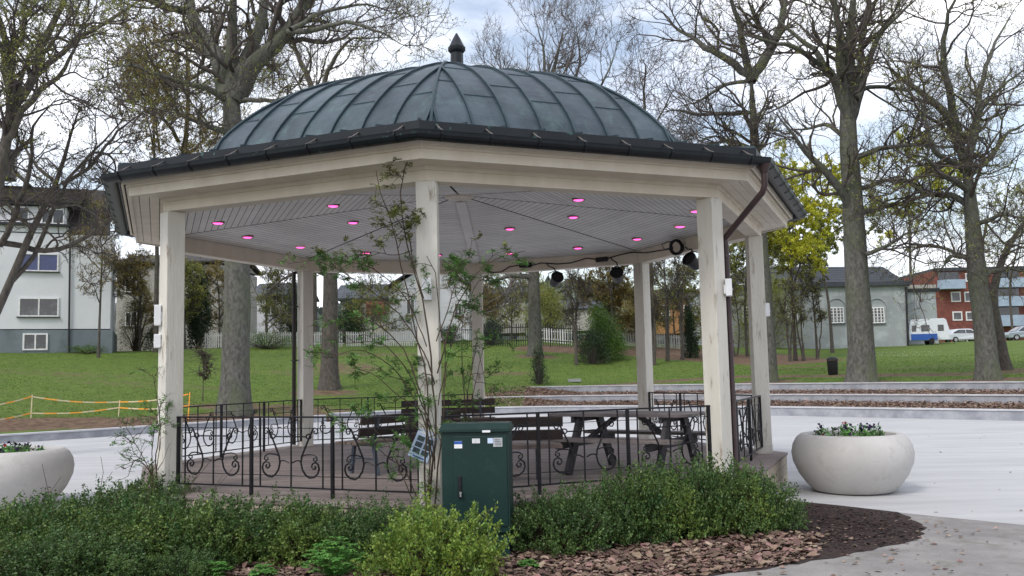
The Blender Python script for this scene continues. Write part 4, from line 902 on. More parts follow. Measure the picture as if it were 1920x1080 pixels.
# thin dry stalks in the left hedge
for i, (x, y, h, lx) in enumerate([(-3.05, -4.3, 1.05, .35), (-2.85, -4.2, .85, -.1), (-3.35, -4.5, .95, .05), (-2.55, -4.1, .8, .45), (-3.7, -4.6, .9, -.15), (-2.7, -4.4, 1.0, .55), (-3.2, -4.9, .75, .3)]):
    root = empty('dry_stalk', (x, y, 0), 'thin bare reddish stalk rising out of the left hedge', 'stalk', 'bare stalks sticking out of the left hedge')
    q = [(0, 0, 0)]
    for k in range(1, 7): q.append((lx*(k/6)**1.6+rng.normal(0, .015), rng.normal(0, .02), h*k/6))
    mb = MB(); mb.tube(q, [.0055-.0006*k for k in range(7)], 5); mb.tube([q[4], (q[4][0]+.10, .03, q[4][2]+.16)], .002, 4); mb.tube([q[3], (q[3][0]-.09, .03, q[3][2]+.14)], .002, 4); mb.build('stem', M_rosestem, root, smooth=True)
# ------------------------------------------------------------------ climbing rose on the middle post
def rose(root_name, base, canes, label, seedn, nlv, m2=M_rose):
    root = empty(root_name, base, label, 'climbing plant')
    b = np.array(base); Ls = []
    for pts, Y0, dy, r in canes:
        w_ = np.array(L_(pts, Y0, (r, r*.35), dy)); w_[:, :3] -= b; w_[:, 3] *= .72
        q, rr_ = resample(w_[:, :3], w_[:, 3], 16, .06); Ls.append((q, rr_))
    P = np.stack([l[0] for l in Ls]); Rr = np.stack([l[1] for l in Ls]); V_, F_, off = [], [], 0
    P2, R2 = spawn(P, Rr, 5, .42, 7, .2, (25, 70), .25, .02, .55, .0022); P3, R3 = spawn(P2, R2, 4, .16, 4, .2, (30, 70), .25, 0, .7, .0014)
    for p, r, k in ((P, Rr, 7), (P2, R2, 5), (P3, R3, 4)):
        v, f = tubes(p, r, k); V_.append(v); F_.append(f+off); off += len(v)
    npmesh('stems', np.vstack(V_), np.vstack(F_), M_rosestem, root, smooth=True)
    i = rng.integers(0, len(P3), nlv); k = rng.integers(1, 4, nlv); c = P3[i, k]; vs = []
    D = nz(rng.normal(0, 1, (nlv, 3))*[1, 1, .5]); S = nz(np.cross(D, [0, 0, 1.0])+rng.normal(0, .2, (nlv, 3)))
    for j, (a_, s_) in enumerate(((0, 0), (.35, .7), (.35, -.7), (.75, .6), (.75, -.6), (1.05, 0))):   # pinnate leaflets
        p0 = c+D*a_*.05; d = nz(D*(1 if s_ == 0 else .4)+S*s_); e = nz(np.cross(d, np.cross(D, S))+rng.normal(0, .15, d.shape)); sz = .026*rng.uniform(.7, 1.25, (nlv, 1))
        vs.append(np.stack([p0, p0+d*sz*.45+e*sz*.33, p0+d*sz, p0+d*sz*.45-e*sz*.33], 1))
    V2 = np.concatenate(vs, 0); zz = V2[:, 0, 2]+b[2]; new = (zz > 2.9)
    npmesh('leaves', V2, np.arange(len(V2)*4).reshape(-1, 4), [m2, M_rosetip], root, mi=new.astype(int))
    return root
yb = -4.72
canes = [([(800, 955), (812, 880), (822, 800), (815, 720), (800, 640), (790, 560), (770, 480), (750, 400), (745, 350), (760, 300), (783, 268)], yb, -.05, 3.2),
         ([(806, 955), (800, 860), (812, 760), (800, 690), (770, 600), (755, 520), (735, 430), (708, 380), (700, 340), (705, 320)], yb, -.1, 2.6),
         ([(812, 955), (818, 860), (826, 780), (830, 690), (818, 600), (826, 520), (800, 480)], yb-.02, .05, 2.6),
         ([(808, 940), (806, 820), (790, 720), (760, 660), (720, 610), (680, 590), (640, 600), (615, 630)], yb, -.35, 2.4),
         ([(812, 860), (790, 760), (740, 690), (690, 655), (650, 655), (625, 670)], yb, -.5, 2.0),
         ([(808, 800), (770, 700), (720, 640), (670, 640), (640, 650), (600, 620)], yb, .15, 1.8),
         ([(815, 720), (780, 640), (740, 580), (690, 545), (640, 505), (600, 490)], yb, -.3, 2.0),
         ([(800, 650), (760, 560), (700, 500), (660, 490), (610, 478), (580, 490)], yb, .1, 1.5),
         ([(820, 700), (840, 620), (860, 560), (900, 500), (940, 480), (985, 470)], yb, -.25, 2.0),
         ([(822, 760), (835, 690), (850, 640), (880, 560), (900, 520), (930, 515)], yb, .1, 1.6),
         ([(818, 640), (840, 580), (860, 510), (870, 470), (850, 470)], yb, -.1, 1.6),
         ([(790, 950), (760, 880), (725, 860), (700, 830)], yb+.05, -.2, 2.0),
         ([(780, 950), (745, 870), (730, 830), (690, 800), (640, 790)], yb+.05, -.4, 1.6),
         ([(815, 880), (800, 780), (740, 740), (700, 700), (660, 690)], yb, -.3, 1.8),
         ([(795, 560), (775, 500), (765, 440), (740, 420), (720, 380)], yb, -.1, 1.3),
         ([(775, 470), (740, 480), (700, 470), (680, 480)], yb, -.2, 1.2)]
base = at(805, 955, yb); base[2] = 0
canes = [([(p[0][0]+4, p[0][1]+75)]+p if p[0][1] > 930 else p, Y0, dy, r) for p, Y0, dy, r in canes]
rose('climbing_rose', base, canes, 'twiggy climbing rose with small fresh leaves fanning up the front middle post', 1, 2900)
base = at(868, 800, -4.2); base[2] = DZ
canes2 = [([(866, 905), (868, 800), (866, 700), (862, 620), (872, 560), (880, 520)], -3.9, .1, 1.8), ([(872, 905), (880, 760), (895, 700), (905, 650), (920, 640)], -3.85, .2, 1.3), ([(868, 860), (872, 720), (890, 640), (905, 700), (925, 790)], -3.9, .3, 1.2)]
rose('climbing_rose', at(868, 930, -4.0)*[1, 1, 0]+[0, 0, .42], canes2, 'thin separate rose shoot between the front middle post and the back post', 2, 320)
canes3 = [([(296, 925), (293, 860), (300, 800), (296, 760), (286, 700)], -3.45, .0, 1.8), ([(290, 925), (284, 850), (292, 790), (270, 800), (255, 830)], -3.5, -.1, 1.3), ([(296, 900), (260, 860), (240, 870), (215, 880)], -3.55, -.3, 1.3), ([(288, 925), (300, 820), (295, 780)], -3.5, 0, 1.3), ([(290, 900), (250, 820), (235, 800), (240, 780)], -3.55, -.3, 1.1)]
base = at(292, 930, -3.5); base[2] = 0
rose('climbing_rose', base, canes3, 'small dense climber at the foot of the left front post', 3, 260)
# ------------------------------------------------------------------ buildings
def rc(x0, y0, x1, y1, Y):
    p = at((x0+x1)/2, (y0+y1)/2, Y); k = (Y-CAM[1])/F; return p, abs(x1-x0)*k, abs(y1-y0)*k
def window(parent, o, x0, y0, x1, y1, Y, mull=1, glass=None, sill=True, bars=0, frame=None, fw_=.07):
    p, w_, h_ = rc(x0, y0, x1, y1, Y); p = p-np.array(o); f = MB(); t = fw_; dy = -.02
    for sx in (-1, 1): f.box((sx*(w_/2-t/2), dy, 0), (t, .09, h_))
    for sz in (-1, 1): f.box((0, dy, sz*(h_/2-t/2)), (w_-2*t, .09, t))
    for i in range(mull): f.box((-w_/2+w_*(i+1)/(mull+1), dy, 0), (t*.9, .085, h_-2*t))
    for i in range(bars): f.box((0, dy+.01, -h_/2+h_*(i+1)/(bars+1)), (w_-2*t, .05, .04))
    fr = f.build('window', frame or M_frame, parent); fr.location = [float(v) for v in p]
    g = MB(); g.box((0, .0, 0), (w_-2*t, .03, h_-2*t)); g.build('pane', glass or M_glass, fr)
    if sill: g = MB(); g.box((0, -.07, -h_/2-.03), (w_+.16, .16, .05)); g.build('sill', M_dark, fr)
    return fr
def blk(parent, o, x0, y0, x1, y1, Y, depth, m, name, dy=0.0, z0=None, bevel=0):
    p, w_, h_ = rc(x0, y0, x1, y1, Y); p = p-np.array(o); zt = p[2]+h_/2; zb = p[2]-h_/2
    if z0 is not None: zb = z0
    mb = MB(); mb.box((p[0], p[1]+depth/2+dy, (zt+zb)/2), (w_, depth, zt-zb)); return mb.build(name, m, parent, bevel=bevel)
def bld(px, py, Y, label, cat='building', name='building'):
    p = at(px, py, Y); p[2] = float(terr(p[0], p[1])); return empty(name, p, label, cat), tuple(float(v) for v in p)
def gable(parent, o, x0, x1, ye, yr, Y, depth, m, along='x', name='roof', over=.4, wallm=None):
    """roof: eave line at pixel height ye, ridge at yr. along x: ridge parallel to the facade"""
    p, w_, h_ = rc(x0, yr, x1, ye, Y); p = p-np.array(o); ze = p[2]-h_/2; H = h_; X0, X1 = p[0]-w_/2-over, p[0]+w_/2+over; Y0, Y1 = p[1]-over, p[1]+depth+over; mb = MB(); t = .16
    if along == 'x':
        ym = (Y0+Y1)/2; H = H*(1+ (depth/2)/(Y-CAM[1])*.9)
        for dz in (0, t): pass
        v = [(X0, Y0, ze), (X1, Y0, ze), (X1, ym, ze+H), (X0, ym, ze+H), (X0, Y1, ze), (X1, Y1, ze)]
    else:
        xm = (X0+X1)/2; v = [(X0, Y1, ze), (X0, Y0, ze), (xm, Y0, ze+H), (xm, Y1, ze+H), (X1, Y1, ze), (X1, Y0, ze)]
    v2 = [(a, b, c+t) for a, b, c in v]; mb.add(v+v2, [(3, 2, 1, 0), (2, 3, 4, 5), (6, 7, 8, 9), (11, 10, 9, 8), (0, 1, 7, 6), (5, 4, 10, 11), (1, 2, 8, 7), (2, 5, 11, 8), (0, 6, 9, 3), (3, 9, 10, 4)])
    r = mb.build(name, m, parent)
    if wallm:
        g = MB(); i = over
        if along == 'x': g.add([(X0+i, Y0+i, ze), (X0+i, Y1-i, ze), (X0+i, ym, ze+H-.3), (X1-i, Y0+i, ze), (X1-i, Y1-i, ze), (X1-i, ym, ze+H-.3)], [(0, 2, 1), (3, 4, 5), (0, 3, 5, 2), (1, 2, 5, 4)])
        else: g.add([(X0+i, Y0+i, ze), (X1-i, Y0+i, ze), (xm, Y0+i, ze+H-.3), (X0+i, Y1-i, ze), (X1-i, Y1-i, ze), (xm, Y1-i, ze+H-.3)], [(0, 1, 2), (3, 5, 4), (0, 2, 5, 3), (1, 4, 5, 2)])
        g.build('gable_wall', wallm, parent)
    return r
# white apartment house, left
Y = 42.0; r, o = bld(213, 662, Y, 'white rendered apartment house with grey base and tiled mansard roof at the left edge', name='apartment_house'); r.rotation_euler = (0, 0, R(23)); r.scale = (1.05, 1, 1)
blk(r, o, -150, 445, 213, 622, Y, 9, M_wwall, 'wall'); blk(r, o, -150, 622, 213.5, 690, Y, 9, M_gwall, 'base_wall', dy=-.03)
blk(r, o, -150, 430, 145, 446, Y, 8.8, M_wwall, 'upper_wall', dy=.003)
blk(r, o, -150, 396, 142, 430, Y, 6, M_wwall, 'dormer', dy=.5); blk(r, o, -150, 430, 150, 434.5, Y, .5, M_dark, 'ledge', dy=-.25); blk(r, o, -150, 388, 150, 395, Y, 6.4, M_dark, 'dormer_eave', dy=.2)
p, w_, h_ = rc(-150, 338, 168, 390, Y); X0, X1 = p[0]-w_/2-o[0], p[0]+w_/2-o[0]; z0 = p[2]-h_/2-o[2]; z1 = z0+h_*1.08
mb = MB(); mb.add([(X0, .15, z0), (X1, .15, z0), (X1, 5, z1), (X0, 5, z1), (X0, 10, z0), (X1, 10, z0)], [(0, 1, 2, 3), (3, 2, 5, 4)])
mb.add([(X1-.8, .2, z0-1.9), (X1+1.3, .2, z0-1.9), (X1+1.3, 5, z1-.01), (X1-.8, 5, z1-.01), (X1+1.3, 10, z0-1.9), (X1-.8, 10, z0-1.9)], [(0, 1, 2, 3), (3, 2, 4, 5), (0, 3, 5), (1, 4, 2)])
for i in range(16):
    zz = z0+(z1-z0)*i/16; yy = .15+4.85*i/16; mb.box(((X0+X1)/2, yy+.02, zz+.02), (X1-X0, .05, .06))
rf = mb.build('roof', M_tile, r)
mb = MB(); pc, wc, hc = rc(60, 303, 110, 342, Y+4); mb.box((pc[0]-o[0], 4.2, pc[2]-o[2]-.2), (wc, 1.3, hc+.4)); mb.box((pc[0]-o[0], 4.2, pc[2]-o[2]+hc/2+.04), (wc+.15, 1.45, .08)); mb.build('chimney', M_slate, rf)
for x0, x1 in ((-40, 23), (58, 88), (106, 142)): window(r, o, x0, 399, x1, 427, Y+.49, 1, fw_=.06, sill=False)
for y0, y1 in ((481, 515), (562, 597)):
    for x0, x1 in ((-45, 20), (64, 127)): window(r, o, x0, y0, x1, y1, Y-.01, 1, fw_=.08, glass=M_glassb if (y0 == 481 and x0 > 0) else None)
for x0, x1 in ((-10, 27), (70, 109)): window(r, o, x0, 627, x1, 658, Y-.04, 1, sill=False, fw_=.09)
mb = MB(); a_ = at(143, 434, Y-.12)-o; b_ = at(140, 662, Y-.12)-o; mb.tube([a_, b_], .055, 6); mb.build('downpipe', M_dark, r)
# beige house behind it
Y = 60.0; r, o = bld(290, 640, Y, 'beige rendered house with low brown roof behind the white apartment house', name='house')
blk(r, o, 216, 497, 415, 660, Y, 10, M_beige, 'wall'); gable(r, o, 214, 417, 495, 467, Y, 10, M_tile, wallm=M_beige)
for x0 in (235, 300, 360): window(r, o, x0, 520, x0+22, 548, Y-.01, 1); window(r, o, x0, 585, x0+22, 612, Y-.01, 1)
# white villa with gable behind the middle post
Y = 62.0; r, o = bld(800, 620, Y, 'white gabled villa with dark windows seen behind the front middle post', name='villa')
blk(r, o, 730, 540, 880, 640, Y, 9, M_wwall, 'wall'); gable(r, o, 728, 882, 542, 488, Y, 9, M_slate, 'y', wallm=M_wwall)
window(r, o, 762, 560, 778, 590, Y-.01, 1); window(r, o, 852, 568, 866, 592, Y-.01, 1); window(r, o, 800, 545, 822, 572, Y-.01, 1)
r, o = bld(690, 620, 72.0, 'low grey-roofed house with red brick corner left of the white villa', name='house')
blk(r, o, 640, 562, 735, 625, 72, 8, M_beige, 'wall'); blk(r, o, 688, 566, 722, 590, 71.9, 3, M_brick, 'brick_wall', dy=-.5); gable(r, o, 630, 740, 562, 530, 72, 8, M_slate, wallm=M_beige)
r, o = bld(520, 610, 75.0, 'small white house with a dark window between the big trunk and back left post', name='house')
blk(r, o, 478, 555, 556, 625, 75, 7, M_wwall, 'wall'); gable(r, o, 474, 560, 557, 528, 75, 7, M_slate, wallm=M_wwall); window(r, o, 496, 568, 520, 590, 74.99, 1)
r, o = bld(930, 610, 78.0, 'grey-brown house with white-framed windows behind the dark picket fence', name='house')
blk(r, o, 895, 552, 985, 625, 78, 8, M_beige, 'wall'); gable(r, o, 890, 990, 553, 537, 78, 8, M_slate, wallm=M_beige, over=.6)
window(r, o, 916, 555, 938, 577, 77.98, 2); window(r, o, 948, 556, 960, 570, 77.98, 1, sill=False)
r, o = bld(1090, 605, 105.0, 'distant low house with a grey roof in front of the wooded hill', name='house')
blk(r, o, 1060, 578, 1125, 620, 105, 9, M_beige, 'wall'); gable(r, o, 1055, 1130, 580, 560, 105, 9, M_slate, wallm=M_beige)
r, o = bld(1260, 610, 88.0, 'ochre-orange house half hidden by branches behind the back right post', name='house')
blk(r, o, 1222, 560, 1312, 625, 88, 9, M_orangewall, 'wall'); gable(r, o, 1218, 1316, 562, 540, 88, 9, M_tile, wallm=M_orangewall); window(r, o, 1240, 572, 1256, 592, 87.98, 1); window(r, o, 1282, 572, 1298, 592, 87.98, 1)
# green-grey hall with arched windows
Y = 70.0; r, o = bld(1520, 655, Y, 'long green-grey rendered hall with arched barred windows and dark roof', name='hall')
blk(r, o, 1345, 538, 1700, 665, Y, 14, M_hall, 'wall')
blk(r, o, 1345, 531, 1704, 539, Y, 14.6, M_slate, 'eave', dy=-.4)
def fr3(x, y, dY): q = at(x, y, Y+dY); return tuple(q-np.array(o))
mb = MB(); mb.add([fr3(1340, 533, -.4), fr3(1706, 533, -.4), fr3(1655, 500, 7), fr3(1400, 500, 7), fr3(1345, 531, 14.5), fr3(1700, 531, 14.5)], [(0, 1, 2, 3), (1, 5, 2), (5, 4, 3, 2), (4, 0, 3)])
for i in range(1, 9):
    a_, b_ = np.array(fr3(1340, 533, -.4)), np.array(fr3(1706, 533, -.4)); c_, d_ = np.array(fr3(1400, 500, 7)), np.array(fr3(1655, 500, 7)); t = i/9; mb.bar(a_+(c_-a_)*t+[0, 0, .03], b_+(d_-b_)*t+[0, 0, .03], .06, .05)
mb.build('roof', M_slate, r)
for x0, x1 in ((1392, 1416), (1472, 1496), (1556, 1582), (1632, 1658)):
    wn = window(r, o, x0, 576, x1, 606, Y-.02, 3, bars=4, fw_=.10); p, w_, h_ = rc(x0, 576, x1, 606, Y-.02)
    mb = MB(); pts = [((w_/2+.28)*math.cos(t), -.02, h_/2-.1+(w_/2+.28)*math.sin(t)) for t in np.linspace(0, math.pi, 13)]; pts = [(w_/2+.28, -.02, -h_/2)]+pts+[(-w_/2-.28, -.02, -h_/2)]
    mb.tube(pts, .06, 4); mb.build('arch', M_hall, wn)
mb = MB(); mb.tube([at(1699, 538, Y-.12)-o, at(1703, 650, Y-.12)-o], .1, 6); mb.build('downpipe', M_dark, r)
Y = 76.0; r, o = bld(1728, 645, Y, 'flat-roofed grey annex between the green-grey hall and the brick flats', name='annex')
blk(r, o, 1696, 545, 1757, 655, Y, 10, M_hall, 'wall'); blk(r, o, 1694, 541, 1760, 547, Y, 10.4, M_dark, 'roof_edge', dy=-.2); blk(r, o, 1690, 528, 1757, 534, Y+4, 8, M_brick, 'upper_roof'); blk(r, o, 1692, 534, 1755, 545, Y+4, 7.6, M_beige, 'upper_wall')
# brick flats with balconies
Y = 112.0; r, o = bld(1850, 640, Y, 'red brick block of flats with pale blue balconies at the right', name='apartment_block')
blk(r, o, 1757, 505, 1990, 650, Y, 12, M_brick, 'wall'); blk(r, o, 1754, 500, 1993, 506, Y, 12.6, M_slate, 'roof', dy=-.3)
for x0, x1, y0, y1 in ((1786, 1804, 584, 601), (1811, 1830, 584, 601), (1783, 1801, 547, 566), (1808, 1828, 547, 566), (1810, 1830, 512, 528), (1838, 1852, 584, 601), (1838, 1852, 547, 566)): window(r, o, x0, y0, x1, y1, Y-.02, 0, fw_=.16, sill=False)
for x0, x1, y0, y1 in ((1862, 1912, 592, 612), (1862, 1912, 557, 575), (1757, 1800, 526, 543), (1862, 1912, 522, 540), (1935, 1985, 592, 612), (1935, 1985, 557, 575)):
    q = blk(r, o, x0, y0, x1, y1, Y, 1.6, M_bluepanel, 'balcony', dy=-1.6); 
    p, w_, h_ = rc(x0+2, y0-16, x1-2, y0-1, Y-.03); mb = MB(); mb.box(tuple(p-np.array(o)), (w_, .05, h_)); dk = mb.build('balcony_door', M_glass, r)
# far buildings right are complete; asphalt yard in front of them
sheet_pts = [at(1690, 640, 58), at(2050, 640, 58), at(2150, 640, 96), at(1690, 640, 96)]
# ------------------------------------------------------------------ vehicles
def car(x, y, z, rz, body, label, L_=4.3, H_=1.47, W=1.74):
    root = empty('parked_car', (x, y, z), label, 'car', 'cars parked beside the brick flats', rz=rz)
    low = [(-2.12, .28), (-2.15, .62), (-2.05, .82), (-1.35, .93), (1.75, .98), (2.05, .90), (2.13, .60), (2.10, .28)]
    mb = MB(); n = len(low)
    for yy, k in ((-W/2, 0), (W/2, 0)): pass
    vs = [(a, s_*(W/2-(.06 if c < .4 or c > .9 else 0)), c) for s_ in (-1, 1) for a, c in low]
    mb.add(vs, [tuple(range(n-1, -1, -1)), tuple(range(n, 2*n))]+[(i, (i+1) % n, n+(i+1) % n, n+i) for i in range(n)]); mb.build('body', body, root, bevel=.05)
    cab_ = [(-1.42, .90), (-.62, H_-.04), (-.2, H_), (.95, H_-.03), (1.35, H_-.12), (1.85, .96)]; m_ = len(cab_)
    vs = [(a, s_*(W/2-.05-(.20 if c > 1.1 else .0)), c) for s_ in (-1, 1) for a, c in cab_]; mb = MB()
    mb.add(vs, [tuple(range(m_-1, -1, -1)), tuple(range(m_, 2*m_))]+[(i, (i+1) % m_, m_+(i+1) % m_, m_+i) for i in range(m_)]); mb.build('greenhouse', body, root, bevel=.03)
    for s_ in (-1, 1):
        for q in ([(-1.1, .98), (-.55, 1.34), (.05, 1.36), (.05, .98)], [(.12, .98), (.12, 1.36), (.85, 1.34), (1.25, 1.22), (1.5, .99)]):
            mb = MB(); yo = s_*(W/2-.04); yi = s_*(W/2-.20-.035+.02)
            f_ = [(a, (yo if c < 1.1 else yi-s_*-.02), c) for a, c in q]; f2 = [(a, b+s_*.012, c) for a, b, c in f_]
            mb.add(f2, [tuple(range(len(q)))]); mb.build('side_window', M_glass, root)
    mb = MB(); mb.add([(-1.40, -W/2+.12, .945), (-1.40, W/2-.12, .945), (-.68, W/2-.3, H_-.055), (-.68, -W/2+.3, H_-.055)], [(0, 1, 2, 3)]); ws = mb.build('windscreen', M_glass, root); ws.location = (-.02, 0, .015)
    for sx in (-1.32, 1.28):
        for s_ in (-1, 1):
            mb = MB(); c = (sx, s_*(W/2-.10), .31); rot = Matrix.Rotation(R(90), 3, 'X')
            prof_ = [(.19, -.1), (.29, -.11), (.315, -.07), (.315, .07), (.29, .11), (.19, .1)]; n_ = 18
            vv = [Vector(c)+rot @ Vector((rr_*math.cos(2*math.pi*j/n_), rr_*math.sin(2*math.pi*j/n_), zz)) for rr_, zz in prof_ for j in range(n_)]
            mb.add(vv, [(i*n_+j, i*n_+(j+1) % n_, (i+1)*n_+(j+1) % n_, (i+1)*n_+j) for i in range(5) for j in range(n_)]); wh = mb.build('wheel', M_tyre, root)
            mb = MB(); vv = [Vector(c)+rot @ Vector((.2*math.cos(2*math.pi*j/n_), .2*math.sin(2*math.pi*j/n_), zz)) for zz in (-.09, .09) for j in range(n_)]
            mb.add(vv, [tuple(range(n_)), tuple(range(2*n_-1, n_-1, -1))]+[(j, (j+1) % n_, n_+(j+1) % n_, n_+j) for j in range(n_)]); mb.build('rim', M_rim, wh)
    for s_ in (-1, 1):
        mb = MB(); mb.box((-2.07, s_*.62, .70), (.14, .34, .13)); mb.build('headlight', M_glassb if False else M_white, root); mb = MB(); mb.box((2.07, s_*.68, .80), (.10, .22, .18)); mb.build('tail_light', mat('tail_red', (.35, .02, .02)), root)
    return root
def yardz(p): return float(terr(p[0], p[1]))
for px, lb, m_, rz, Yc in ((1806, 'white hatchback parked behind the caravan beside the brick flats', M_carw, R(184), 84), (1925, 'pale silver car at the right edge below the blue balconies', M_cars, R(-4), 80), (1828, 'white car mostly hidden behind the other white hatchback', M_carw, R(182), 92)):
    p = at(px, 640, Yc); car(p[0], p[1], yardz(p), rz, m_, lb)
p = at(1741, 640, 71); p[2] = yardz(p); r = empty('caravan', p, 'white touring caravan with blue lower panel parked against the grey annex', 'caravan', rz=R(-10)); r.scale = (.74, .8, .93)
pf = [(-2.5, .45), (-2.55, 1.2), (-2.35, 2.35), (-2.0, 2.55), (1.7, 2.60), (1.95, 2.45), (2.25, 1.5), (2.2, .45)]; n = len(pf)
mb = MB(); mb.add([(a, s_*1.05, c) for s_ in (-1, 1) for a, c in pf], [tuple(range(n-1, -1, -1)), tuple(range(n, 2*n))]+[(i, (i+1) % n, n+(i+1) % n, n+i) for i in range(n)]); mb.build('body', M_carw, r, bevel=.05)
mb = MB(); mb.box((-.75, -1.06, .78), (3.1, .03, .62)); mb.build('blue_panel', M_blue, r)
for x_, w_ in ((-1.9, .5), (-.55, 1.0), (1.25, .7)): mb = MB(); mb.box((x_, -1.062, 1.65), (w_, .03, .62)); mb.build('window', M_glass, r, bevel=.01)
mb = MB(); mb.add([(2.235, -.8, 1.25), (2.235, .8, 1.25), (2.10, .8, 2.1), (2.10, -.8, 2.1)], [(0, 1, 2, 3)]); ww = mb.build('front_window', M_glass, r); ww.location = (.05, 0, 0)
for s_ in (-1, 1):
    mb = MB(); n_ = 18; vv = [(0.1+.33*math.cos(2*math.pi*j/n_), s_*1.0+dy, .33+.33*math.sin(2*math.pi*j/n_)) for dy in (-.1, .1) for j in range(n_)]
    mb.add(vv, [tuple(range(n_)), tuple(range(2*n_-1, n_-1, -1))]+[(j, (j+1) % n_, n_+(j+1) % n_, n_+j) for j in range(n_)]); mb.build('wheel', M_tyre, r)
mb = MB(); mb.bar((2.2, -.4, .45), (3.1, 0, .45), .06); mb.bar((2.2, .4, .45), (3.1, 0, .45), .06); mb.bar((3.0, 0, 0), (3.0, 0, .5), .06); mb.build('drawbar', M_dark, r)
# ------------------------------------------------------------------ fences
def picket(pxs, Yf, h, sp, w_, m_, label, ybase=None, top='rail', thick=.02):
    a = at(pxs[0], 640, Yf); b = at(pxs[1], 640, Yf); root = empty('picket_fence', (a[0], a[1], yardz(a)), label, 'fence'); L0 = b[0]-a[0]; mb = MB(); nseg = int(L0/sp)
    for i in range(nseg):
        x = i*sp; z = yardz((a[0]+x, a[1]))-yardz(a); mb.box((x, 0, z+h/2+.05), (w_, thick, h))
        if w_ > .04: mb.add([(x-w_/2, -thick/2, z+h+.05), (x+w_/2, -thick/2, z+h+.05), (x, -thick/2, z+h+.12)], [(0, 1, 2)])
    mb.build('pickets', m_, root)
    for f in (.25, .85):
        mb = MB(); k = 12
        for i in range(k):
            x0, x1 = L0*i/k, L0*(i+1)/k; mb.bar((x0, .03, yardz((a[0]+x0, a[1]))-yardz(a)+f*h+.05), (x1, .03, yardz((a[0]+x1, a[1]))-yardz(a)+f*h+.05), .03, .06)
        mb.build('rail', m_, root)
    for i in range(int(L0/2.4)+1):
        x = min(i*2.4, L0); mb = MB(); mb.box((x, .08, yardz((a[0]+x, a[1]))-yardz(a)+(h+.1)/2), (.08, .08, h+.1)); mb.build('post', m_, root)
picket((385, 645), 50, 1.0, .16, .09, M_fence, 'long white picket fence behind the big trunk and back left post')
picket((650, 782), 50.5, 1.0, .16, .09, M_fence, 'white picket fence in front of the brick-cornered house and villa')
picket((782, 905), 50.8, 1.35, .14, .025, M_dark, 'dark iron railing fence in front of the white villa')
picket((905, 1092), 50, 1.55, .16, .05, M_dark, 'tall dark picket fence in front of the grey-brown house')
picket((1010, 1075), 53, 1.0, .2, .1, M_frame, 'short white picket fence glimpsed behind the dark fence')
picket((1165, 1300), 54, 1.0, .18, .1, M_fence, 'white picket fence by the back right post under the bushes')
# ------------------------------------------------------------------ small things on the lawn
p = GT(1562, 703); r = empty('litter_bin', p, 'small black rounded litter bin on the lawn beside a stout oak', 'litter bin')
mb = MB(); mb.lathe([(0, 0), (.20, 0), (.23, .08), (.25, .62), (.25, .66), (.20, .70)], 20); mb.build('body', M_black, r, smooth=True)
mb = MB(); mb.lathe([(.27, .72), (.27, .76), (.2, .84), (0, .88)], 20); mb.box((.22, 0, .70), (.03, .1, .12)); mb.box((-.22, 0, .70), (.03, .1, .12)); mb.build('lid', M_black, r, smooth=True)
p = GT(1077, 717); r = empty('ground_box', p, 'low flat grey box lying on the lawn behind the terrace wall', 'box'); mb = MB(); mb.box((0, 0, .09), (.62, .3, .14)); mb.build('casing', M_rim, r, bevel=.02); mb = MB(); mb.box((0, 0, .165), (.66, .34, .02)); mb.build('lid', M_kerbtop, r)
# barrier tape on the left lawn
pp = [GT(x, y) for x, y in ((-60, 800), (58, 784), (222, 781), (352, 792))]; hs = [.62, .75, .55, 1.0]
for i, (p, h) in enumerate(zip(pp, hs)):
    mb = MB(); mb.tube([(0, 0, -.05), (.02*i, 0, h)], .018, 6); o = mb.build('tape_pole', M_tapeo if i == 3 else M_tapew, None)
    o.location = p; tag(o, ['slim pole of the tape barrier cut by the left edge', 'short leaning pole of the tape barrier left of the dark planter hedge', 'slim yellowish pole in the middle of the tape barrier', 'orange pole at the right end of the tape barrier behind the left front post'][i], 'pole', 'poles of the orange tape barrier')
def tape(pts, nm, label, m_):
    mb = MB(); n = 0
    for a, b in zip(pts[:-1], pts[1:]):
        a, b = Vector(a), Vector(b); k = 14
        for j in range(k):
            def f(t): q = a.lerp(b, t); q.z -= .18*math.sin(math.pi*t)*(b-a).length/6; return q
            mb.cur = (n//2) % 2 if m_ else 0; mb.bar(f(j/k), f((j+1)/k), .008, .04); n += 1
    o = mb.build(nm, [M_tapeo, M_tapew], None); return tag(o, label, 'barrier tape')
tape([p+[0, 0, h-.06] for p, h in zip(pp, hs)], 'barrier_tape', 'upper sagging orange and white barrier tape on the left lawn', True)
tape([p+[0, 0, .16] for p in pp[:2]]+[pp[2]+[0, 0, .3], pp[3]+[0, 0, .55]], 'barrier_tape', 'lower orange barrier tape sagging close to the left lawn', True)
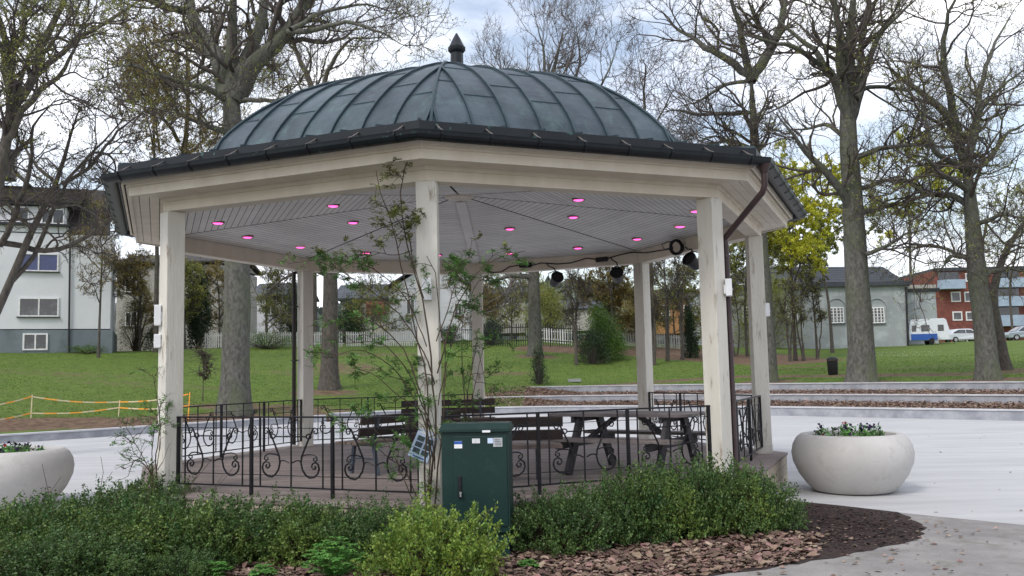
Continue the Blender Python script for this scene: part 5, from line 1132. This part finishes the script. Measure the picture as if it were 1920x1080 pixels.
# ------------------------------------------------------------------ background shrubs and leafy trees
def leafy(name, px, Yd, hpx_top, wpx, label, leaf, n, lsize, trunk_r=.12, twig=None, cat='tree', group=None, stems=1, crown0=.35, bark=None, l2=(8, 2.2), l3=(5, 1.0), l4=(4, .5), py=None):
    b = at(px, 640, Yd); b[2] = yardz(b); top = at(px, hpx_top, Yd)[2]; H = max(top-b[2], 1); W = wpx/F*(Yd-CAM[1])/2
    lim = []
    for s_ in range(stems):
        dx = rng.normal(0, .12*W*stems**.5) if stems > 1 else 0; ex = rng.uniform(-.35, .35)*W if stems > 1 else rng.normal(0, .08*W)
        lim.append([(b[0]+dx*.3, b[1], b[2], trunk_r), (b[0]+dx, b[1]+rng.normal(0, .1), b[2]+H*.35, trunk_r*.75), (b[0]+dx+ex*.6, b[1]+rng.normal(0, .3*W), b[2]+H*.7, trunk_r*.5), (b[0]+dx+ex, b[1]+rng.normal(0, .3*W), b[2]+H*.97, trunk_r*.2)])
    for i in range(7):
        t = crown0+(.85-crown0)*i/7; a = rng.uniform(0, 6.28); zz = b[2]+H*t
        lim.append([(b[0], b[1], zz, trunk_r*.45), (b[0]+W*.5*math.cos(a), b[1]+W*.5*math.sin(a), zz+H*.1, trunk_r*.3), (b[0]+W*.95*math.cos(a), b[1]+W*.95*math.sin(a), zz+H*rng.uniform(.08, .22), trunk_r*.12)])
    k = W/2.5
    return tree(name, b, lim, label, cat, group, bark=bark or M_barkd, l2=(l2[0], l2[1]*min(k, 1.4)), l3=(l3[0], l3[1]*min(k, 1.3)), l4=l4, leaf=leaf, nleaf=n, lsize=lsize, flare=1.3, minr=.006)
leafy('leafy_tree', 1490, 48, 295, 190, 'yellow-green budding tree filling the gap left of the stout oak', M_spring, 42000, .14, .13, group='yellow-green trees by the hall')
leafy('leafy_tree', 1400, 50, 400, 130, 'yellow-green budding tree behind the far right post', M_springd, 26000, .13, .1, group='yellow-green trees by the hall', crown0=.45)
leafy('leafy_tree', 1715, 90, 250, 190, 'yellow-green budding tree between the two right-hand oaks', M_spring, 26000, .2, .2, group='yellow-green trees by the hall', crown0=.45)
leafy('leafy_tree', 1560, 60, 390, 240, 'dull green bushy tree in front of the hall roof', M_springd, 46000, .15, .14, group='yellow-green trees by the hall', crown0=.5)
leafy('leafy_tree', 1900, 92, 330, 220, 'brownish-green tree at the right edge above the brick flats', M_springd, 14000, .13, .15, group='yellow-green trees by the hall', crown0=.5)
for i, (px, top, w_) in enumerate(((1352, 470, 60), (1480, 520, 50), (1508, 500, 50), (1530, 515, 40), (1380, 480, 70))):
    leafy('thin_tree', px, 46+i*.8, top, w_, ['thin dark multi-stemmed sapling behind the right front post', 'leftmost thin sapling before the arched hall window', 'middle thin sapling before the hall wall', 'slanting thin sapling right of the others before the hall', 'thin branching sapling seen just right of the front right post'][i], M_springd, 900, .10, .06, stems=3, group='thin saplings in front of the hall', l2=(5, 1.4), l3=(4, .8), l4=(3, .4))
for i, (px, Yd, top, w_) in enumerate(((1080, 40, 500, 60), (1250, 42, 440, 90), (1278, 44, 450, 70), (1225, 40, 480, 50))):
    leafy('thin_tree', px, Yd, top, w_, ['thin forked young tree on the leafy bank behind the open bay', 'thin bare tree between the back right and right front posts', 'slim bare tree left of the right front post', 'slender bare stem just right of the back right post'][i], M_springd, 500, .09, .09, stems=2, group='young trees on the leafy bank', l2=(6, 1.6), l3=(5, .9), l4=(4, .45))
leafy('bronze_tree', 1150, 50, 498, 110, 'bushy tree with bronze-brown young leaves left of the back right post', M_bud, 20000, .12, .12, crown0=.3)
leafy('mossy_tree', 330, 38, -40, 300, 'tall bare tree with bronze buds and moss behind the left part of the roof', M_bud, 42000, .10, .26, group='large trees on the lawn', bark=M_barkm, crown0=.35, l2=(12, 3.2), l3=(7, 1.5), l4=(5, .7))
leafy('mossy_tree', 292, 44, 60, 170, 'thinner dark tree with bronze buds left of the mossy one', M_bud, 24000, .10, .16, group='large trees on the lawn', crown0=.35, l2=(10, 2.6), l3=(6, 1.3), l4=(4, .6))
leafy('bare_tree', 590, 52, 60, 210, 'distant bare tree just above the left slope of the dome', M_bud, 800, .07, .2, crown0=.45, l2=(9, 3), l3=(6, 1.5), l4=(5, .7))
leafy('bare_tree', 1225, 56, 80, 220, 'pale bare tree behind the right slope of the dome', M_bud, 300, .07, .2, crown0=.45, l2=(9, 3), l3=(6, 1.5), l4=(5, .7), bark=M_twigl)
leafy('leafy_tree', 185, 39, 380, 110, 'slim tree with mossy yellow leaves in front of the apartment house corner', M_bud, 5000, .08, .08, crown0=.35)
leafy('pink_sapling', 381, 22, 650, 34, 'tiny reddish sapling on the lawn beside the huge oak', M_bud, 300, .05, .02, l2=(5, .5), l3=(4, .3), l4=(3, .15))
def shrub(name, px, Yd, ytop, wpx, label, leaf, n, lsize, group=None, conic=False, py=640):
    b = at(px, py, Yd); b[2] = yardz(b); H = max(at(px, ytop, Yd)[2]-b[2], .4); W = wpx/F*(Yd-CAM[1])/2; root = empty(name, b, label, 'shrub', group)
    nc = 60; a = rng.uniform(0, 6.28, nc); q = np.sqrt(rng.random(nc))*.85; zc = rng.uniform(.1, 1, nc)
    lim_ = (1-zc) if conic else np.sqrt(np.maximum(1-(zc*.95)**2, .05)); c = np.stack([q*lim_*W*np.cos(a), q*lim_*W*np.sin(a), zc*H*.92], 1)
    i = rng.integers(0, nc, n); P = c[i]+rng.normal(0, 1, (n, 3))*np.array([W, W, H])*.13; P[:, 2] = np.abs(P[:, 2]); leafcloud('leaves', P, lsize, leaf, root)
    v, f = tubes(np.stack([c*[.1, .1, 0], c*[.5, .5, .5], c], 1), np.tile([.03, .02, .008], (nc, 1)), 4); npmesh('stems', v, f, M_twig, root)
for i, a in enumerate([('shrub', 1128, 43, 580, 105, 'dense bright green shrub on the bank left of the back right post', M_gshrub, 16000, .09), ('evergreen_shrub', 1110, 41, 620, 80, 'low dark green shrub at the foot of the bright green one', M_ever, 5000, .08),
    ('evergreen_shrub', 372, 52, 520, 60, 'tall dark evergreen just right of the left front post', M_ever, 14000, .12), ('evergreen_shrub', 545, 58, 515, 60, 'dark evergreen left of the back left post', M_ever, 12000, .12), ('evergreen_shrub', 655, 62, 560, 80, 'dark evergreen shrub behind the pale-banded trunk', M_ever, 12000, .12),
    ('conifer', 1293, 46, 575, 50, 'small pointed evergreen against the right front post', M_ever, 9000, .09, None, True), ('shrub', 1030, 58, 540, 120, 'pale green spring shrub behind the dark fence', M_springd, 9000, .12), ('shrub', 1190, 70, 545, 130, 'autumn-brown bushy shrub in front of the ochre house', M_bud, 9000, .13),
    ('shrub', 255, 48, 505, 80, 'twiggy shrub with tiny new leaves at the apartment house corner', M_bud, 10000, .07), ('evergreen_shrub', 20, 41, 636, 60, 'low dark shrub by the basement windows at the left edge', M_ever, 4000, .07), ('shrub', 160, 41, 648, 110, 'low straggly green shrub along the grey house base', M_gshrub, 2500, .06),
    ('evergreen_shrub', 920, 52, 600, 60, 'dark low shrub against the dark picket fence', M_ever, 5000, .09), ('shrub', 500, 49, 622, 150, 'low light green ground shrub under the white picket fence', M_gshrub, 4000, .07), ('shrub', 1440, 68, 500, 160, 'dark green shrub mass in front of the hall eaves', M_springd, 14000, .13),
    ('evergreen_shrub', 840, 54, 612, 60, 'small dark shrub at the foot of the iron fence', M_ever, 3000, .08), ('shrub', 300, 47, 615, 80, 'dark brushy shrub behind the left front post foot', M_ever, 6000, .08), ('evergreen_shrub', 1008, 29.5, 655, 46, 'ivy-like green growth around the foot of the grey middle tree', M_ever, 2500, .06),
    ('shrub', 1340, 52, 560, 90, 'brownish twiggy undergrowth behind the right front post', M_bud, 5000, .09)]): shrub(*a)
for a in (('bush_tree', 262, 46, 470, 90, 'tangled bronze-leaved tree before the beige house left of the pavilion', M_bud, 14000, .09, .08), ('bush_tree', 345, 50, 480, 70, 'dark-stemmed bushy tree seen just right of the left front post', M_springd, 12000, .1, .16), ('bush_tree', 410, 56, 500, 90, 'screening tree with bronze young leaves left of the huge oak trunk', M_bud, 12000, .11, .1), ('bush_tree', 500, 54, 505, 80, 'dark twiggy tree between the huge oak and the back left post', M_springd, 7000, .10, .12),
    ('bush_tree', 700, 58, 525, 120, 'thin spring-green tree in front of the low brick-cornered house', M_springd, 9000, .10, .09), ('bush_tree', 890, 56, 520, 90, 'thin reddish budding tree left of the grey-brown house', M_bud, 7000, .10, .09),
    ('bush_tree', 960, 64, 520, 120, 'pale green tree over the roof of the grey-brown house', M_springd, 11000, .12, .09), ('bush_tree', 1265, 60, 520, 110, 'loose olive tree screening the ochre house', M_springd, 16000, .11, .09), ('bush_tree', 1205, 52, 540, 70, 'loose bronze tree just right of the back right post', M_bud, 9000, .10, .08), ('bush_tree', 1330, 58, 500, 100, 'loose olive tree hidden behind the right front post', M_springd, 12000, .11, .09)):
    leafy(*a, crown0=.2)
# grass tufts and blades over the visible lawn
n = 150000; px_ = rng.uniform(-40, 1960, n); th = np.radians(rng.uniform(18, 150, n)); s_ = 33*rng.random(n)**1.3+.35; rr_ = rk(th)+s_; gx = rr_*np.cos(th); gy = 4+rr_*np.sin(th); k = ~((np.degrees(th) < 90) & (s_ < 6.9)); gx, gy = gx[k], gy[k]; k = dirtf(gx, gy)+rng.normal(0, .12, len(gx)) < .38; gx, gy = gx[k], gy[k]
di = np.hypot(gx-CAM[0], gy-CAM[1]); P = np.stack([gx, gy, terr(gx, gy)-.01], 1); n = len(P)
D = nz(rng.normal(0, .45, (n, 3))*[1, 1, 0]+[0, 0, 1]); S = nz(np.stack([rng.normal(0, 1, n), rng.normal(0, .3, n), np.zeros(n)], 1)); sz = rng.uniform(.02, .055, n)[:, None]; w_ = rng.uniform(.015, .04, n)[:, None]
vs = np.stack([P-S*w_, P+S*w_, P+D*sz], 1); go = npmesh('grass', vs, np.arange(n*3).reshape(-1, 3), mat('grass_blade', (.12, .195, .03), (.070, .134, .02), .35, .7, island=.25, trans=.3, c3=(.20, .21, .06), s3=.9, p3=(.52, .7))); tag(go, 'short spring grass growing on the lawn bank', 'grass', kind='stuff')
q0 = GT(1700, 665); n = 120; fx = q0[0]+rng.normal(0, 1.6, n); fy = q0[1]+rng.normal(0, 2.2, n); wf = leafcloud('lawn_flowers', np.stack([fx, fy, terr(fx, fy)+.04], 1), .05, M_frame, None, up=2); tag(wf, 'scattered patch of tiny white flowers on the right lawn', 'flowers', kind='stuff')
# ------------------------------------------------------------------ far hill
g = np.random.default_rng(4); nx, ny = 260, 40; xs = np.linspace(-700, 900, nx); ys = np.linspace(330, 760, ny); XX, YY = np.meshgrid(xs, ys)
t = (YY-330)/430; ZZ = 4+np.sin(np.clip(t*1.25, 0, 1)*math.pi/2)*(50+9*np.sin(XX/130)+5*np.sin(XX/47+2)+4*np.sin(XX/23))*np.interp(XX, [60, 200, 900], [.9, .35, .2]); ZZ += g.normal(0, 1.0, ZZ.shape)*np.clip(t*4, 0, 1)
i = (np.arange(ny-1)[:, None]*nx+np.arange(nx-1)[None, :]); hill = npmesh('hills', np.stack([XX, YY, ZZ], -1).reshape(-1, 3), np.stack([i, i+1, i+nx+1, i+nx], -1).reshape(-1, 4), mat('hill_ground', (.12, .15, .11), (.08, .10, .09), .02, .9), smooth=True); tag(hill, kind='structure')
n = 52000; hx = g.uniform(-650, 850, n); hy = g.uniform(340, 700, n); hz = np.array([0.0]); th_ = (hy-330)/430; hz = 4+np.sin(np.clip(th_*1.25, 0, 1)*math.pi/2)*(50+9*np.sin(hx/130)+5*np.sin(hx/47+2)+4*np.sin(hx/23))*np.interp(hx, [60, 200, 900], [.9, .35, .2])
P = np.stack([hx, hy, hz+g.uniform(0, 7, n)], 1); wd = leafcloud('far_wood', P, 6.0, mat('far_foliage', (.13, .155, .115), (.085, .105, .095), .02, .9, island=.25), None, up=.2, aspect=.8); tag(wd, 'hazy wooded hill far behind the houses', 'wood', kind='stuff')
